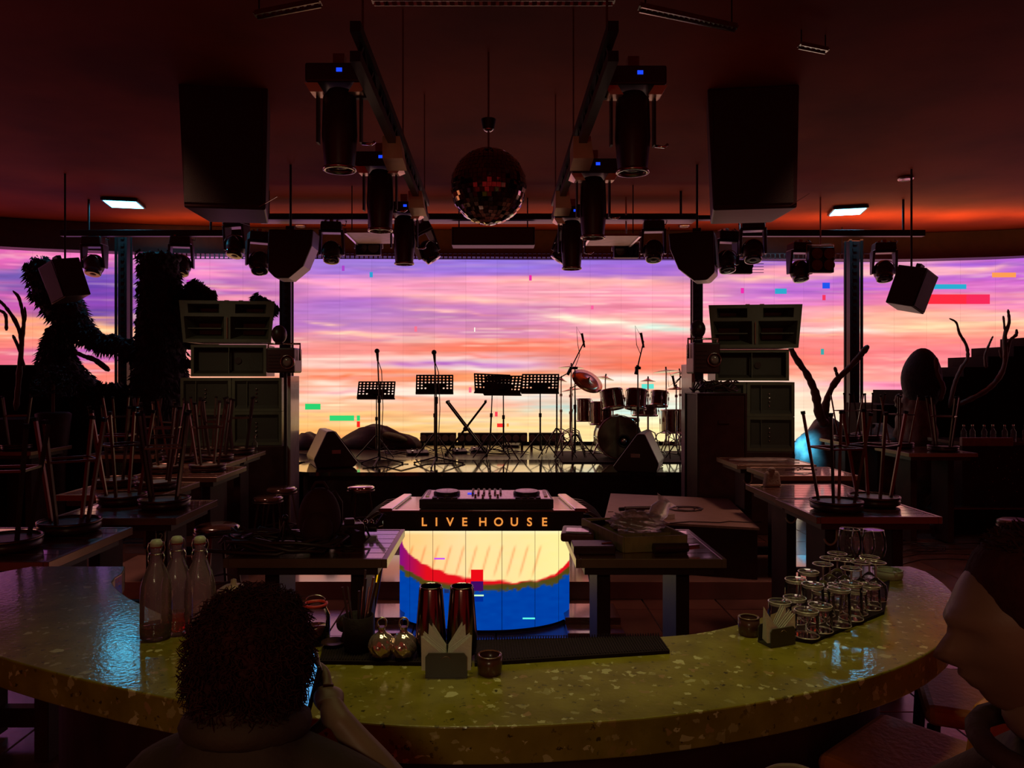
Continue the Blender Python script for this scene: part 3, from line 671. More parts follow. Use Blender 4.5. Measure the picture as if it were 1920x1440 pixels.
# ------------------------------------------------------------------ moving head lights
def moving_head(upright=False):
    t = thing('moving_head_light', 'x', 'stage light')
    MB().box((0,0,.33),(.30,.24,.12),top=.92).build('base', M['black_plastic'], t, bevel=.015)
    b = MB()
    for s_ in (-1,1): b.hexa([(s_*.165-.015,-.05,-.07),(s_*.165+.015,-.05,-.07),(s_*.165+.015,.05,-.07),(s_*.165-.015,.05,-.07),(s_*.15-.02,-.09,.27),(s_*.15+.02,-.09,.27),(s_*.15+.02,.09,.27),(s_*.15-.02,.09,.27)])
    b.box((0,0,.255),(.34,.18,.035)); b.build('yoke', M['black_plastic'], t, bevel=.01)
    h = MB().ball((0,0,-.02),(.145,.13,.16),20,12).build('head', M['black_plastic'], t)
    E = Euler((R(25),0,0)).to_matrix()
    MB().lathe([(.105,-.05),(.12,-.10),(.11,-.15),(.095,-.155),(0,-.14)],20,(0,0,-.02),Euler((R(-20),0,0)).to_matrix()).build('lens', M['lens2'], h)
    b = MB(); b.tube([(.12*math.cos(a),-.11,-.0+.12*math.sin(a)) for a in [R(20+14*i) for i in range(11)]],.006,5); b.build('trim_ring', M['steel'], h)
    b = MB(); b.box((0,0,.41),(.05,.08,.05)); b.box((-.08,0,.40),(.03,.1,.03)); b.box((.08,0,.40),(.03,.1,.03)); b.build('clamp', M['steel'], t)
    b = MB().tube([(.10,.05,.38),(.18,.08,.36),(.2,.05,.42),(.14,.02,.44)],.008,5); b.build('power_cable', M['cable'], t)
    return t
M['lens2'] = mat('dark_lens', (.02,.02,.025), .06, coat=1)
mh = moving_head()
HL = [(177,497,11.0,0,'moving head light hanging beside the tilted box speaker over the furry tree'),
 (340,497,11.0,.2,'moving head light hanging just past the furry tree trunk'),
 (443,462,10.5,-.3,'moving head light high over the tree side speaker stack'),
 (486,492,10.2,.5,'lower moving head light over the tree side speaker stack'),
 (622,472,10.5,.1,'moving head light hanging just past the tree side wedge speaker'),
 (802,472,10.5,.7,'moving head light tilted outward under the tree side spotlight rail'),
 (1057,472,10.5,-.7,'moving head light behind the end of the drum side spotlight rail'),
 (1225,470,10.5,-.1,'moving head light hanging next to the drum side wedge speaker'),
 (1361,490,10.4,.2,'moving head light low above the drum side speaker stack'),
 (1411,470,10.0,-.2,'larger moving head light above the drum side speaker stack'),
 (1499,508,11.0,.1,'moving head light beside the cluster of four lamps'),
 (1657,508,11.0,-.2,'moving head light next to the drum side tilted box speaker')]
for i, (px, py, D, rz, lab) in enumerate(HL):
    o = mh if i == 0 else copy_tree(mh)
    p = at(px, py, D); o.location = (p.x, D, p.z+.02); o.rotation_euler = (0, {802:-.5,1057:.5}.get(px,0), rz); o['label'] = lab; o['group'] = 'moving head lights over the stage'
# hanging beams
def beam(name, lab, x0, x1, D, z, h, w=.1, drops=()):
    t = thing(name, lab, 'beam', ((x0+x1)/2, D, z)); L = x1-x0
    MB().box((0,0,0),(L,w,h)).build('rail', M['black_metal'], t, bevel=.006)
    for d in drops: MB().cyl((d-(x0+x1)/2,0,h/2),(d-(x0+x1)/2,0,CZ-z),.018,n=6).build('hanger', M['black_metal'], t)
    return t
beam('lighting_beam', 'long black lighting beam before the video wall carrying the stage lights', -3.5, 3.4, 10.5, 4.12, .06, .12, (-3.2,-1.6,1.0,2.6))
beam('lighting_beam', 'black lighting beam over the furry tree', -6.4, -3.7, 11.0, 4.0, .09, .1, (-6.0,-4.2))
beam('lighting_beam', 'black lighting beam over the driftwood side', 3.6, 6.3, 11.0, 4.0, .09, .1, (3.9,6.0))
beam('crossbeam', 'thin crossbeam under the ceiling behind the mirror ball', -3.6, 3.0, 11.3, 4.28, .10, .3, ())
# cable tray on the bulkhead
t = thing('cable_tray', 'perforated cable tray running along the bottom of the bulkhead', 'cable tray', (0,12.95,3.98))
b = MB(); b.box((0,0,.045),(13,.012,.012)); b.box((0,0,-.045),(13,.012,.012)); b.build('tray_rail', M['black_metal'], t)
b = MB()
for i in range(160): b.box((-6.5+i*.081,0,0),(.022,.01,.09))
b.build('tray_rung', M['wood_dark'], t)
b = MB()
for i in range(5): b.cyl((-6+i*3,0,.05),(-6+i*3,0,.5),.01,n=5)
b.build('tray_hanger', M['black_metal'], t)
# flat ceiling panels under the beams
for px0, px1, y0, y1, lab in ((648,735,434,455,'pale flat panel hung under the ceiling, tree side of the mirror ball'),(1108,1200,440,459,'pale flat panel hung under the ceiling, drum side of the mirror ball')):
    D0 = 9.8; z = CH+(VY-y0)/F*D0; D1 = (z-CH)*F/(VY-y1)
    xa, xb = at(px0,0,D0).x, at(px1,0,D0).x
    t = thing('ceiling_panel', lab, 'ceiling panel', ((xa+xb)/2,(D0+D1)/2,z), group='pale panels hung under the ceiling')
    MB().box((0,0,0),(xb-xa,D1-D0,.03)).build('panel', M['cream'], t, bevel=.004)
    b = MB()
    for sx in (-1,1): b.box((sx*(xb-xa)/2,0,.0),(.03,D1-D0+.04,.06))
    b.build('frame', M['steel'], t)
    b = MB()
    for sx in (-1,1): b.cyl((sx*.3,0,0),(sx*.3,0,CZ-z),.008,n=5)
    b.build('hanger', M['black_metal'], t)
t = thing('ceiling_speaker', 'wide dark grille box hanging behind the mirror ball', 'speaker', at(925,446,10.9))
MB().box((0,0,0),(1.2,.3,.26)).build('cabinet', M['black'], t, bevel=.01)
MB().box((0,-.153,0),(1.14,.006,.22)).build('grille', mat('brown_grille',(.13,.07,.045),.6,bump=.4,bscale=200), t)
b = MB(); b.cyl((-.5,0,.1),(-.5,0,CZ-t.location.z),.01,n=5); b.cyl((.5,0,.1),(.5,0,CZ-t.location.z),.01,n=5); b.build('hanger', M['black_metal'], t)

# spotlight rails with profile spots
M['bracket'] = mat('pale_bracket', (.9,.66,.45), .4, metal=.8, var=.1)
M['blue_led'] = mat('blue_display', (.0,.02,.1), .3, emit=(.01,.06,.9,1), es=1.1)
def profile_spot():
    t = thing('profile_spotlight', 'x', 'stage light')
    MB().box((0,0,.0),(.32,.22,.10)).build('base_box', M['black_plastic'], t, bevel=.01)
    MB().box((.02,-.112,.01),(.03,.003,.02)).build('display', M['blue_led'], t)
    for s_ in (-1,1): b = MB(); b.hexa([(s_*.10-.035,-.10,-.10),(s_*.10+.035,-.10,-.10),(s_*.10+.035,.02,-.09),(s_*.10-.035,.02,-.09),(s_*.13-.035,-.10,-.052),(s_*.13+.035,-.10,-.052),(s_*.13+.035,.10,-.052),(s_*.13-.035,.10,-.052)]); b.build('bracket', M['bracket'], t)
    for s_ in (-1,1): MB().box((s_*.115,0,-.2),(.012,.05,.28)).build('yoke_arm', M['black_metal'], t)
    tb = MB().lathe([(.06,-.06),(.088,-.1),(.094,-.3),(.080,-.46),(.078,-.47)],28).build('barrel', M['black_plastic'], t)
    MB().lathe([(.074,-.462),(.088,-.472),(.088,-.486),(.076,-.488)],28).build('lens_ring', M['steel'], tb)
    MB().lathe([(.07,-.46),(.05,-.472),(0,-.478)],24).build('lens', M['lens2'], tb)
    b = MB().tube([(.12,0,-.34),(.17,0,-.345),(.19,0,-.33)],.008,6); b.build('knob_arm', M['chrome'], t)
    MB().box((0,0,.085),(.06,.06,.09)).build('clamp', M['steel'], t)
    return t
ps = profile_spot()
PS = [(-1,4.0,'nearest'),(-1,5.28,'middle'),(-1,6.6,'farthest'),(1,4.0,'nearest'),(1,5.28,'middle'),(1,6.6,'farthest')]
for i, (s_, D, w_) in enumerate(PS):
    o = ps if i == 0 else copy_tree(ps)
    px, py = {(-1,4.0):(637,150),(-1,5.28):(713,305),(-1,6.6):(758,393),(1,4.0):(1186,155),(1,5.28):(1112,318),(1,6.6):(1072,402)}[(s_,D)]
    p = at(px, py, D); o.location = (p.x, D, p.z); o.rotation_euler = (0,0,0 if s_ < 0 else PI*0)
    o['label'] = f'{w_} profile spotlight on the {"tree" if s_<0 else "drum"} side ceiling rail'; o['group'] = 'profile spotlights on the ceiling rails'
for s_, nm in ((-1,'tree'),(1,'drum')):
    x = -.66 if s_ < 0 else .55
    t = thing('spotlight_rail', f'black ceiling rail carrying three spotlights on the {nm} side of the mirror ball', 'rail', (x,5.3,3.50))
    MB().box((0,0,.04),(.05,3.6,.05)).build('upper_tube', M['black_metal'], t); MB().box((0,0,-.10),(.05,3.6,.05)).build('lower_tube', M['black_metal'], t)
    b = MB()
    for j in range(12): b.bar((0,-1.75+j*.3,-.1),(0,-1.6+j*.3,.04),.018); b.bar((0,-1.6+j*.3,.04),(0,-1.45+j*.3,-.1),.018)
    b.build('lattice', M['black_metal'], t)
    for y in (-1.6,.0,1.6): MB().cyl((0,y,.05),(0,y,CZ-3.5),.006,n=5).build('wire', M['steel'], t)
    for y in (-1.3,-.02,1.3): MB().bar((0,y,-.1),(s_*.20,y,-.1),.03).build('arm', M['black_metal'], t)
    # pale angled reflector plates between the fixtures
    for y in (-.45,.95):
        MB().hexa([(-.06-.02*s_*0,y-.12,-.22),(.07,y-.12,-.22),(.07,y+.1,-.24),(-.06,y+.1,-.24),(-.06,y-.12,-.08),(.05,y-.12,-.08),(.05,y+.1,-.10),(-.06,y+.1,-.10)]).build('junction_box', M['bracket'], t)
# mirror ball
D = 6.0; c = at(916,350,D); t = thing('mirror_ball', 'large dark mirror ball hanging in the middle of the room', 'mirror ball', c)
b = MB(); NR_, r = 26, .305
for i in range(NR_):
    ph0, ph1 = -PI/2+PI*i/NR_, -PI/2+PI*(i+1)/NR_; n = max(6, int(2*NR_*math.cos((ph0+ph1)/2)))
    for j in range(n):
        q0, q1 = 2*PI*(j+.05)/n, 2*PI*(j+.95)/n; a0, a1 = ph0+.004, ph1-.004; w1, w2 = rng.uniform(-.02,.02), rng.uniform(-.02,.02)
        P = [(math.cos(a)*math.cos(q), math.cos(a)*math.sin(q), math.sin(a)) for q, a in ((q0,a0),(q1,a0),(q1,a1),(q0,a1))]
        b.add([Vector(p_)*(r+(w1 if k_ in (0,1) else -w1)*.1+(w2 if k_ in (0,3) else -w2)*.1) for k_, p_ in enumerate(P)], [(0,1,2,3)])
o = b.build('mirror_tiles', mat('mirror_facet',(.50,.42,.36),.06,metal=1,var=.3,vscale=50), t); o['kind'] = 'stuff'
MB().ball((0,0,0),r*.985,32,20).build('core', M['black'], t)
MB().cyl((0,0,r-.01),(0,0,CZ-c.z),.008,n=6).build('chain', M['steel'], t)
b = MB(); b.cyl((0,0,.46),(0,0,.54),.045,.06,16); b.build('motor', M['black_metal'], t); MB().ball((0,0,.46),(.04,.04,.02),12,6).build('motor_cap', M['chrome'], t)
# square ceiling lamps
M['lamp_on'] = mat('lamp_diffuser', (.9,1,1), .4, emit=(.055,.64,1.0,1), es=20)
for px, py, lab in ((232,381,'square cool white ceiling lamp over the furry tree side'),(1589,395,'square cool white ceiling lamp over the driftwood side')):
    p = on(px, py, CZ-.03); t = thing('ceiling_lamp', lab, 'ceiling light', p, rz=R(12 if px < 900 else -14), group='square ceiling lamps')
    MB().box((0,0,0),(.50,.50,.04)).build('frame', M['black_metal'], t); MB().box((0,0,-.022),(.44,.44,.006)).build('diffuser', M['lamp_on'], t)
# ceiling downlights and sensors (unlit)
for px, py, lab in ((563,424,'small unlit ceiling downlight above the tree side wedge speaker'),(1283,424,'small unlit ceiling downlight above the drum side wedge speaker'),(1848,440,'small ceiling downlight at the far driftwood side'),(1476,178,'round ceiling sprinkler plate beside the drum side hanging speaker'),(35,414,'small downlight over the stair by the furry tree'),(1698,335,'flat ceiling downlight beyond the drum side hanging speaker')):
    p = on(px, py, CZ-.02); t = thing('downlight', lab, 'ceiling light', p, group='unlit ceiling downlights')
    MB().lathe([(.09,.02),(.10,.0),(.090,-.015),(.082,-.01)],24).build('ring', M['steel'], t); MB().lathe([(0,-.005),(.084,-.01)],20).build('lens', M['lens'], t)
# suspended perforated channels near the camera
for (x0,y0,x1,y1,D0,D1,lab) in ((700,2,1150,2,4.6,4.6,'perforated metal channel crossing the ceiling high before the mirror ball'),(1200,14,1380,52,4.4,5.0,'perforated channel slanting at the ceiling with two tiny bolts'),(1500,85,1550,95,5.6,5.7,'short perforated channel at the ceiling past the drum side rail'),(480,28,600,5,4.6,4.4,'perforated channel slanting at the ceiling over the tree side rail')):
    a, b_ = at(x0,y0,D0), at(x1,y1,D1); d = b_-a; t = thing('metal_channel', lab, 'metal channel', (a+b_)/2, group='perforated ceiling channels')
    b = MB(); b.bar(-d/2+Vector((0,.03,0)), d/2+Vector((0,.03,0)), .008, .03); b.bar(-d/2-Vector((0,.03,0)), d/2-Vector((0,.03,0)), .008, .03)
    b.build('rail', M['steel'], t); b = MB(); n = int(d.length/.05)
    for j in range(n+1): b.box(-d/2+d*j/max(1,n),(.02,.06,.008))
    b.build('web', M['steel'], t)
    b = MB()
    for e in (-1,1): b.cyl(d*.45*e, d*.45*e+Vector((0,0,CZ-t.location.z)), .005, n=5)
    b.build('hanger', M['black_metal'], t)
# big hanging speakers
for px, py, w, h, rz, lab in ((432,292,.78,1.12,R(8),'tall dark speaker cabinet hanging from the ceiling on the tree side'),(1400,295,.80,1.10,R(-8),'tall dark speaker cabinet hanging from the ceiling on the drum side')):
    D = 7.0; c = at(px, py, D); t = thing('hanging_speaker', lab, 'speaker', c, rz=rz)
    MB().hexa([(-w/2+.05,-.3,-h/2),(w/2-.02,-.3,-h/2),(w/2-.1,.35,-h/2),(-w/2+.12,.35,-h/2),(-w/2,-.3,h/2),(w/2,-.3,h/2),(w/2-.08,.35,h/2),(-w/2+.08,.35,h/2)]).build('cabinet', M['black'], t, bevel=.015)
    MB().box((0,-.305,0),(w*.86,.01,h*.92)).build('grille', M['grille'], t)
    MB().box((0,0,h/2+.03),(.5,.08,.05)).build('flybar', M['steel'], t)
    b = MB(); b.cyl((-.2,0,h/2),(-.2,0,CZ-c.z),.01,n=6); b.cyl((.2,0,h/2),(.2,0,CZ-c.z),.01,n=6); b.build('chain', M['steel'], t)
    MB().bar((w/2*.8,-.31,-h/2+.02),(w/2+.08,-.31,-h/2+.12),.006).build('strap', M['steel'], t)
# wedge speakers on the beam
for px, py, s_, rz, lab in ((545,478,1,R(-88),'rounded wedge speaker hanging before the tree side truss column'),(1307,482,-1,R(68),'rounded wedge speaker hanging before the drum side truss column, pale baffle visible')):
    D = 9.2; c = at(px, py, D); t = thing('wedge_speaker', lab, 'speaker', c, rz=rz)
    pr = [(-.22,.28),(-.23,-.22),(-.14,-.31),(.02,-.31),(.20,-.16),(.30,.08),(.32,.28)]
    MB().side(pr, -.2, .2).build('cabinet', M['black_plastic'], t, bevel=.02)
    MB().box((0,-.232,.05),(.34,.012,.36),rx=R(-4)).build('baffle', M['grille'], t, bevel=.004)
    MB().box((0,0,.30),(.08,.10,.10)).build('clamp', M['black_metal'], t)
    b = MB(); b.cyl((0,0,.34),(0,0,CZ-c.z),.015,n=6); b.build('pole', M['black_metal'], t)
for px, py, rot, D, lab in ((122,527,(R(12),R(-14),R(-32)),9.6,'tilted box speaker hanging before the furry tree limb'),(1709,543,(R(14),R(14),R(38)),9.4,'tilted box speaker hanging at the driftwood side, pale side face')):
    c = at(px, py, D); t = thing('box_speaker', lab, 'speaker', c, rot=rot)
    MB().box((0,0,0),(.34,.34,.50),top=1.05).build('cabinet', M['black_plastic'], t, bevel=.01)
    MB().box((0,-.178,0),(.30,.008,.46)).build('grille', M['grille'], t)
    MB().box((0,0,.29),(.1,.06,.08)).build('bracket', M['black_metal'], t)
    o = tag(MB().cyl((c.x,c.y,c.z+.28),(c.x,c.y,CZ),.014,n=6).build('ceiling_pole', M['black_metal']), f'thin ceiling pole holding the tilted box speaker on the {"tree" if px<900 else "driftwood"} side', 'pole')
# lamp clusters
for px, py, D, lab in ((1541,487,10.8,'cluster of four round blinder lamps under the beam on the driftwood side'),(690,465,10.8,'dark pair of blinder lamps under the tree side ceiling panel'),(1388,500,10.8,'small blinder lamp pair between two moving heads over the speaker stack'),(1175,470,10.8,'dark blinder lamp pair under the drum side ceiling panel')):
    c = at(px, py, D); t = thing('blinder_light', lab, 'stage light', c, group='blinder lamps on the beams')
    n = 2 if px in (1541,) else 1; hh = .17*n
    MB().box((0,.05,0),(.36,.10,hh+.03)).build('housing', M['black_metal'], t, bevel=.01)
    for i in (-1,1):
        for j in range(n): MB().lathe([(.0,-.03),(.05,-.01),(.075,.02),(.08,.03)],18,(i*.088,-.02,(j-(n-1)/2)*.165),Euler((R(90),0,0)).to_matrix()).build('lamp', M['lens2'] if n==1 else M['lens3'], t)
    b = MB(); b.tube([(-.2,.05,0),(-.2,.05,hh/2+.06),(.2,.05,hh/2+.06),(.2,.05,0)],.01,5); b.cyl((0,.05,hh/2+.05),(0,.05,CZ-c.z),.012,n=5); b.build('bracket', M['steel'], t)
# ------------------------------------------------------------------ speaker stacks
def funnel(b, x0, x1, z0, z1, y, dep, sh, shz=None):
    shz = shz or sh; w, h = x1-x0, z1-z0
    o = [(x0,y,z0),(x1,y,z0),(x1,y,z1),(x0,y,z1)]; i = [(x0+w*sh,y+dep,z0+h*shz),(x1-w*sh,y+dep,z0+h*shz),(x1-w*sh,y+dep,z1-h*shz),(x0+w*sh,y+dep,z1-h*shz)]
    b.add(o+i, [(0,1,5,4),(1,2,6,5),(2,3,7,6),(3,0,4,7),(4,5,6,7)])
def front_with_holes(b, W, H, holes, y):
    xs = sorted({-W/2, W/2} | {h[0] for h in holes} | {h[1] for h in holes}); zs = sorted({0, H} | {h[2] for h in holes} | {h[3] for h in holes})
    for i in range(len(xs)-1):
        for j in range(len(zs)-1):
            cx, cz = (xs[i]+xs[i+1])/2, (zs[j]+zs[j+1])/2
            if any(h[0] < cx < h[1] and h[2] < cz < h[3] for h in holes): continue
            b.add([(xs[i],y,zs[j]),(xs[i+1],y,zs[j]),(xs[i+1],y,zs[j+1]),(xs[i],y,zs[j+1])],[(0,1,2,3)])
def shell(W, H, D_, back=.82, bz=.0):  # open fronted box
    b = MB(); f = [(-W/2,0,0),(W/2,0,0),(W/2,0,H),(-W/2,0,H)]; k_ = [(-W/2*back,D_,bz),(W/2*back,D_,bz),(W/2*back,D_,H-bz),(-W/2*back,D_,H-bz)]
    return b.add(f+k_, [(0,4,5,1),(1,5,6,2),(2,6,7,3),(3,7,4,0),(4,7,6,5)])
def horn_box(lab, loc, rz, W=1.10, H=.53, rx=0, mir=1):
    t = thing('horn_speaker', lab, 'speaker', loc, rot=(rx,0,rz)); D_ = .55
    holes = []; fn = []
    for s_ in (-1,1):
        cx = s_*W*.25
        holes += [(cx-W*.165,cx+W*.165,H*.70,H*.92),(cx-W*.215,cx+W*.215,H*.08,H*.62)]
    b = shell(W,H,D_); front_with_holes(b, W, H, holes, 0); TP = lambda b_: setattr(b_, 'v', [(x*(1-.085*(1-z/H)),y,z) for x,y,z in b_.v]); TP(b); b.build('cabinet', M['olive_box'], t)
    for k_, h in enumerate(holes):
        b = MB(); funnel(b, *h, 0, .26, .22, .32 if k_ % 2 == 0 else .25); TP(b); o = b.build('small_horn' if k_ % 2 == 0 else 'large_horn', M['olive_box'], t)
        if k_ % 2: MB().hexa([(h[0]+.04,.05,H*.33),(h[1]-.04,.05,H*.33),(h[1]-.08,.24,H*.32),(h[0]+.08,.24,H*.32),(h[0]+.04,.05,H*.35),(h[1]-.04,.05,H*.35),(h[1]-.08,.24,H*.38),(h[0]+.08,.24,H*.38)]).build('horn_fin', M['olive_box'], o)
    MB().box((0,-.008,H*.35),(.012,.02,H*.5)).build('centre_strip', M['wood_edge'], t)
    b = MB(); b.box((-.05,.2,H+.012),(.05,.04,.024)); b.box((.12,.2,H+.012),(.05,.04,.024)); b.build('rigging_lug', M['steel'], t)
    return t
def bass_box(name, lab, loc, rz, W, H, kind='mid', group=None):
    t = thing(name, lab, 'speaker', loc, rz=rz, group=group); b = shell(W,H,.58,1.0)
    e = .035; front_with_holes(b, W, H, [(-W/2+e,W/2-e,e,H-e)], 0); b.build('cabinet', M['olive_box'], t)
    b = MB(); funnel(b, -W/2+e, W/2-e, e, H-e, 0, .10 if kind == 'mid' else .03, .04, .12); b.build('baffle', M['grille'], t)
    MB().box((0 if kind == 'mid' else -W*.2,.04,H/2),(.008,.07,H-2*e)).build('divider', M['olive_box'], t)
    if kind == 'mid': MB().lathe([(0,0),(.035,0),(.04,.01)],16,(W*.1,.095,H*.5),Euler((R(90),0,0)).to_matrix()).build('round_badge', M['black_metal'], t)
    else:
        for k_ in range(4): MB().ball((-W*.02,.02,H*.3+k_*H*.12),(.014,.01,.010),8,6).build('screw_head', M['steel'], t)
    return t
zt = lambda py, D: CH-(py-VY)/F*D
# tree side stack
X0 = at(434,0,9).x; zb = zt(836,9.0); rzL = R(7)
tag(MB().box((X0,9.28,zb/2),(1.24,.7,zb),rz=rzL).build('speaker_riser', M['cabinet'], bevel=.01), 'black riser block under the tree side speaker stack', 'riser')
hs = (zt(708,9.0)-zb)/2-.004
for j in range(2):
    for i in (-1,1):
        bass_box('subwoofer', f'{"upper" if j else "lower"} subwoofer of the tree side stack, {"next to the truss column" if i>0 else "on its outer side"}', (X0+i*.297*math.cos(rzL), 9.0+i*.297*math.sin(rzL), zb+.002+j*(hs+.003)), rzL, .585, hs, 'sub', 'subwoofers of the tree side stack')
ztop = zb+2*hs+.01
bass_box('midbass_speaker', 'wide mid speaker box under the tree side horn box', (at(429,0,9).x,9.0,ztop+.012), rzL, .88, .385)
horn_box('large olive black horn speaker box on top of the tree side stack', (at(426,0,8.95).x,8.95,ztop+.42), rzL, 1.11, .50, R(0))
# drum side stack
X1 = at(1400,0,9).x; rzR = R(-7); zb2 = zt(846,9.0)
tag(MB().box((X1,9.28,zb2/2),(1.12,.66,zb2),rz=rzR).build('speaker_riser', M['cabinet'], bevel=.01), 'black riser block under the drum side speaker stack', 'riser')
hs2 = (zt(716,9.0)-zb2)/2-.004
for j in range(2):
    for i in (-1,1):
        bass_box('subwoofer', f'{"upper" if j else "lower"} subwoofer of the drum side stack, {"on its outer side" if i>0 else "behind the flight case"}', (X1+i*.28*math.cos(rzR), 9.0+i*.28*math.sin(rzR), zb2+.002+j*(hs2+.003)), rzR, .55, hs2, 'sub', 'subwoofers of the drum side stack')
zt2 = zb2+2*hs2+.01
bass_box('midbass_speaker', 'wide mid speaker box under the drum side horn box', (at(1410,0,9).x,9.0,zt2+.012), rzR, .86, .375)
horn_box('large olive black horn speaker box on top of the drum side stack', (at(1416,0,8.95).x,8.95,zt2+.405), rzR, 1.09, .52, 0)
# flight case with a heap of cable, pale side panel
D = 8.0; xa, xb = at(1309,0,D).x, at(1402,0,D).x; zc = zt(738,D)
t = thing('flight_case', 'tall black flight case in front of the drum side speaker stack', 'case', ((xa+xb)/2,D+.3,0), rz=0)
MB().box((0,0,zc/2+.04),(xb-xa-.03,.52,zc-.1)).build('body', M['cabinet'], t, bevel=.01)
b = MB()
for sx in (-1,1):
    for sy in (-1,1): b.box((sx*(xb-xa)/2*.97,sy*.26,zc/2+.04),(.02,.02,zc-.08))
b.build('corner_edge', M['black_metal'], t); MB().box((0,0,zc-.005),(xb-xa,.54,.01)).build('lid', M['black_metal'], t)
MB().box((.02,-.268,zc*.82),(.12,.01,.03)).build('handle', M['black_metal'], t)
for sx in (-1,1):
    for sy in (-1,1): MB().cyl((sx*.2-.012,sy*.2,.045),(sx*.2+.012,sy*.2,.045),.045,n=14).build('caster', M['rubber'], t)
t = thing('side_panel_board', 'tall pale glossy board standing between stage and flight case', 'panel', (at(1299,0,8.75).x,8.98,0))
MB().box((0,0,1.02),(.035,.5,2.04)).build('board', mat('pale_gloss',(.45,.42,.40),.25,coat=.3,var=.1), t, bevel=.004)
MB().box((0,0,.02),(.2,.4,.04)).build('foot', M['black_metal'], t)
t = thing('side_panel_board', 'glossy board added as the reflecting side of the tree side subwoofers', 'panel', (at(546,0,9.2).x,9.3,0))
MB().box((0,0,.95),(.04,.4,1.9)).build('board', bpy.data.materials['pale_gloss'], t, bevel=.004)  # added board stands in for the box side mirroring the LED wall
MB().box((0,0,.02),(.14,.36,.04)).build('foot', M['black_metal'], t)
c = ((xa+xb)/2-.02,D+.2,zc); cable_loops('cable_heap', 'heap of thin cable on top of the flight case', c, .20, 6, .010, 9, zz=.14)
# projector lights beside the stacks
def box_light(lab, px, py, D, w, h, rz, pole_to):
    c = at(px, py, D); t = thing('box_stage_light', lab, 'stage light', c, rz=rz, group='box lights beside the speaker stacks')
    MB().box((0,0,0),(w,.34,h)).build('body', M['black_plastic'], t, bevel=.02)
    b = MB()
    for k_ in range(5): b.box((-w*.2,-.172,-h*.3+k_*h*.13),(w*.4,.01,.01))
    b.build('vent_slat', M['black_metal'], t)
    l_ = MB().lathe([(.075,-.03),(.085,.0),(.075,.03)],20,(w*.26,-.17,-.02),Euler((R(90),0,0)).to_matrix()).build('lens_ring', M['steel'], t)
    MB().ball((w*.26,-.18,-.02),(.05,.02,.05),14,8).build('lens', mat('pale_lens',(.25,.2,.18),.12,coat=1), l_)
    b = MB(); b.tube([(-w/2-.02,0,0),(-w/2-.02,0,h/2+.05),(w/2+.02,0,h/2+.05),(w/2+.02,0,0)],.015,6); b.build('yoke', M['steel'], t)
    b = MB(); b.ball((-.06,0,h/2+.16),(.09,.09,.11),14,8); b.cyl((-.06,0,h/2+.04),(-.06,0,h/2+.1),.05,n=10); b.build('motor_head', M['black_plastic'], t)
    b = MB(); b.cyl((0,.05,-h/2),(0,.05,pole_to-c.z),.02,n=8); b.box((0,.05,pole_to-c.z+.01),(.3,.26,.02)); b.build('stand', M['black_metal'], t)
box_light('box shaped stage light on a stand next to the tree side speaker stack', 533, 676, 8.75, .33, .29, R(0), 0)
box_light('box shaped stage light on a stand next to the drum side speaker stack', 1318, 672, 8.75, .31, .36, R(0), 0)

# ------------------------------------------------------------------ furry tree, driftwood, rocks
def growth(paths, D, n=12, seed=1, rough=.12, z0=None, org=None):
    q = random.Random(seed); b = MB()
    for P in paths:
        pts = catmull3([at(p[0],p[1],D + (p[3] if len(p) > 3 else 0)) for p in P], 6); rs = []
        for i in range(len(pts)):
            f = i/6; a = int(min(f, len(P)-1)); c = min(a+1, len(P)-1); rs.append(((P[a][2]*(1-f+a)+P[c][2]*(f-a))/F*D)*(1+q.uniform(-rough,rough)))
        if org is not None: pts = [p-Vector(org) for p in pts]
        if len(pts) > 3: rs[0] *= .5; rs[-1] *= .45
        b.tube(pts, rs, n)
    return b
def catmull3(P, n):
    P = [P[0]*2-P[1]] + P + [P[-1]*2-P[-2]]; out = []
    for i in range(1, len(P)-2):
        a, b, c, d = P[i-1:i+3]
        for k_ in range(n):
            t = k_/n; out.append(.5*((2*b)+(-a+c)*t+(2*a-5*b+4*c-d)*t*t+(-a+3*b-3*c+d)*t**3))
    out.append(P[-2]); return out
def displace(o, strength, size, sub=1):
    if sub: s_ = o.modifiers.new('sub','SUBSURF'); s_.levels = sub; s_.render_levels = sub
    tx = bpy.data.textures.new('noise','CLOUDS'); tx.noise_scale = size; tx.noise_depth = 3
    d = o.modifiers.new('disp','DISPLACE'); d.texture = tx; d.strength = strength; d.mid_level = .5; d.texture_coords = 'LOCAL'
def fur(o, pts_r, seed, n=900, L=.07):    # short tufts all over a limb, one mesh
    pass
TD = 10.3; og = (at(298,0,TD).x, TD, 0)
t = thing('furry_tree', 'big dark tree with shaggy bark and a thick limb reaching past the truss column', 'tree', og)
o = growth([[(298,474,34),(299,520,35),(300,570,37),(303,640,44),(300,700,46),(298,760,52),(290,830,62),(285,900,75),(283,985,90)]], TD, 20, 2, .06, org=og).build('trunk', M['bark'], t); displace(o,.16,.07,2)
o = growth([[(300,690,22),(262,668,20),(225,648,16),(185,640,15),(155,618,20),(128,585,30),(100,545,36),(80,512,26),(70,490,18)]], TD, 16, 3, .08, org=og).build('limb', M['bark'], t); displace(o,.14,.07,2)
o = growth([[(128,590,14),(112,625,20),(105,665,28),(118,705,36),(140,745,50),(165,800,60),(180,880,70),(190,985,80)]], TD+.1, 16, 4, .08, org=og).build('second_trunk', M['bark'], t); displace(o,.14,.07,2)
o = growth([[(215,720,20),(208,760,30),(200,800,40),(215,860,60)]], TD, 14, 4, .08, org=og).build('root', M['bark'], t); displace(o,.12,.07,2)
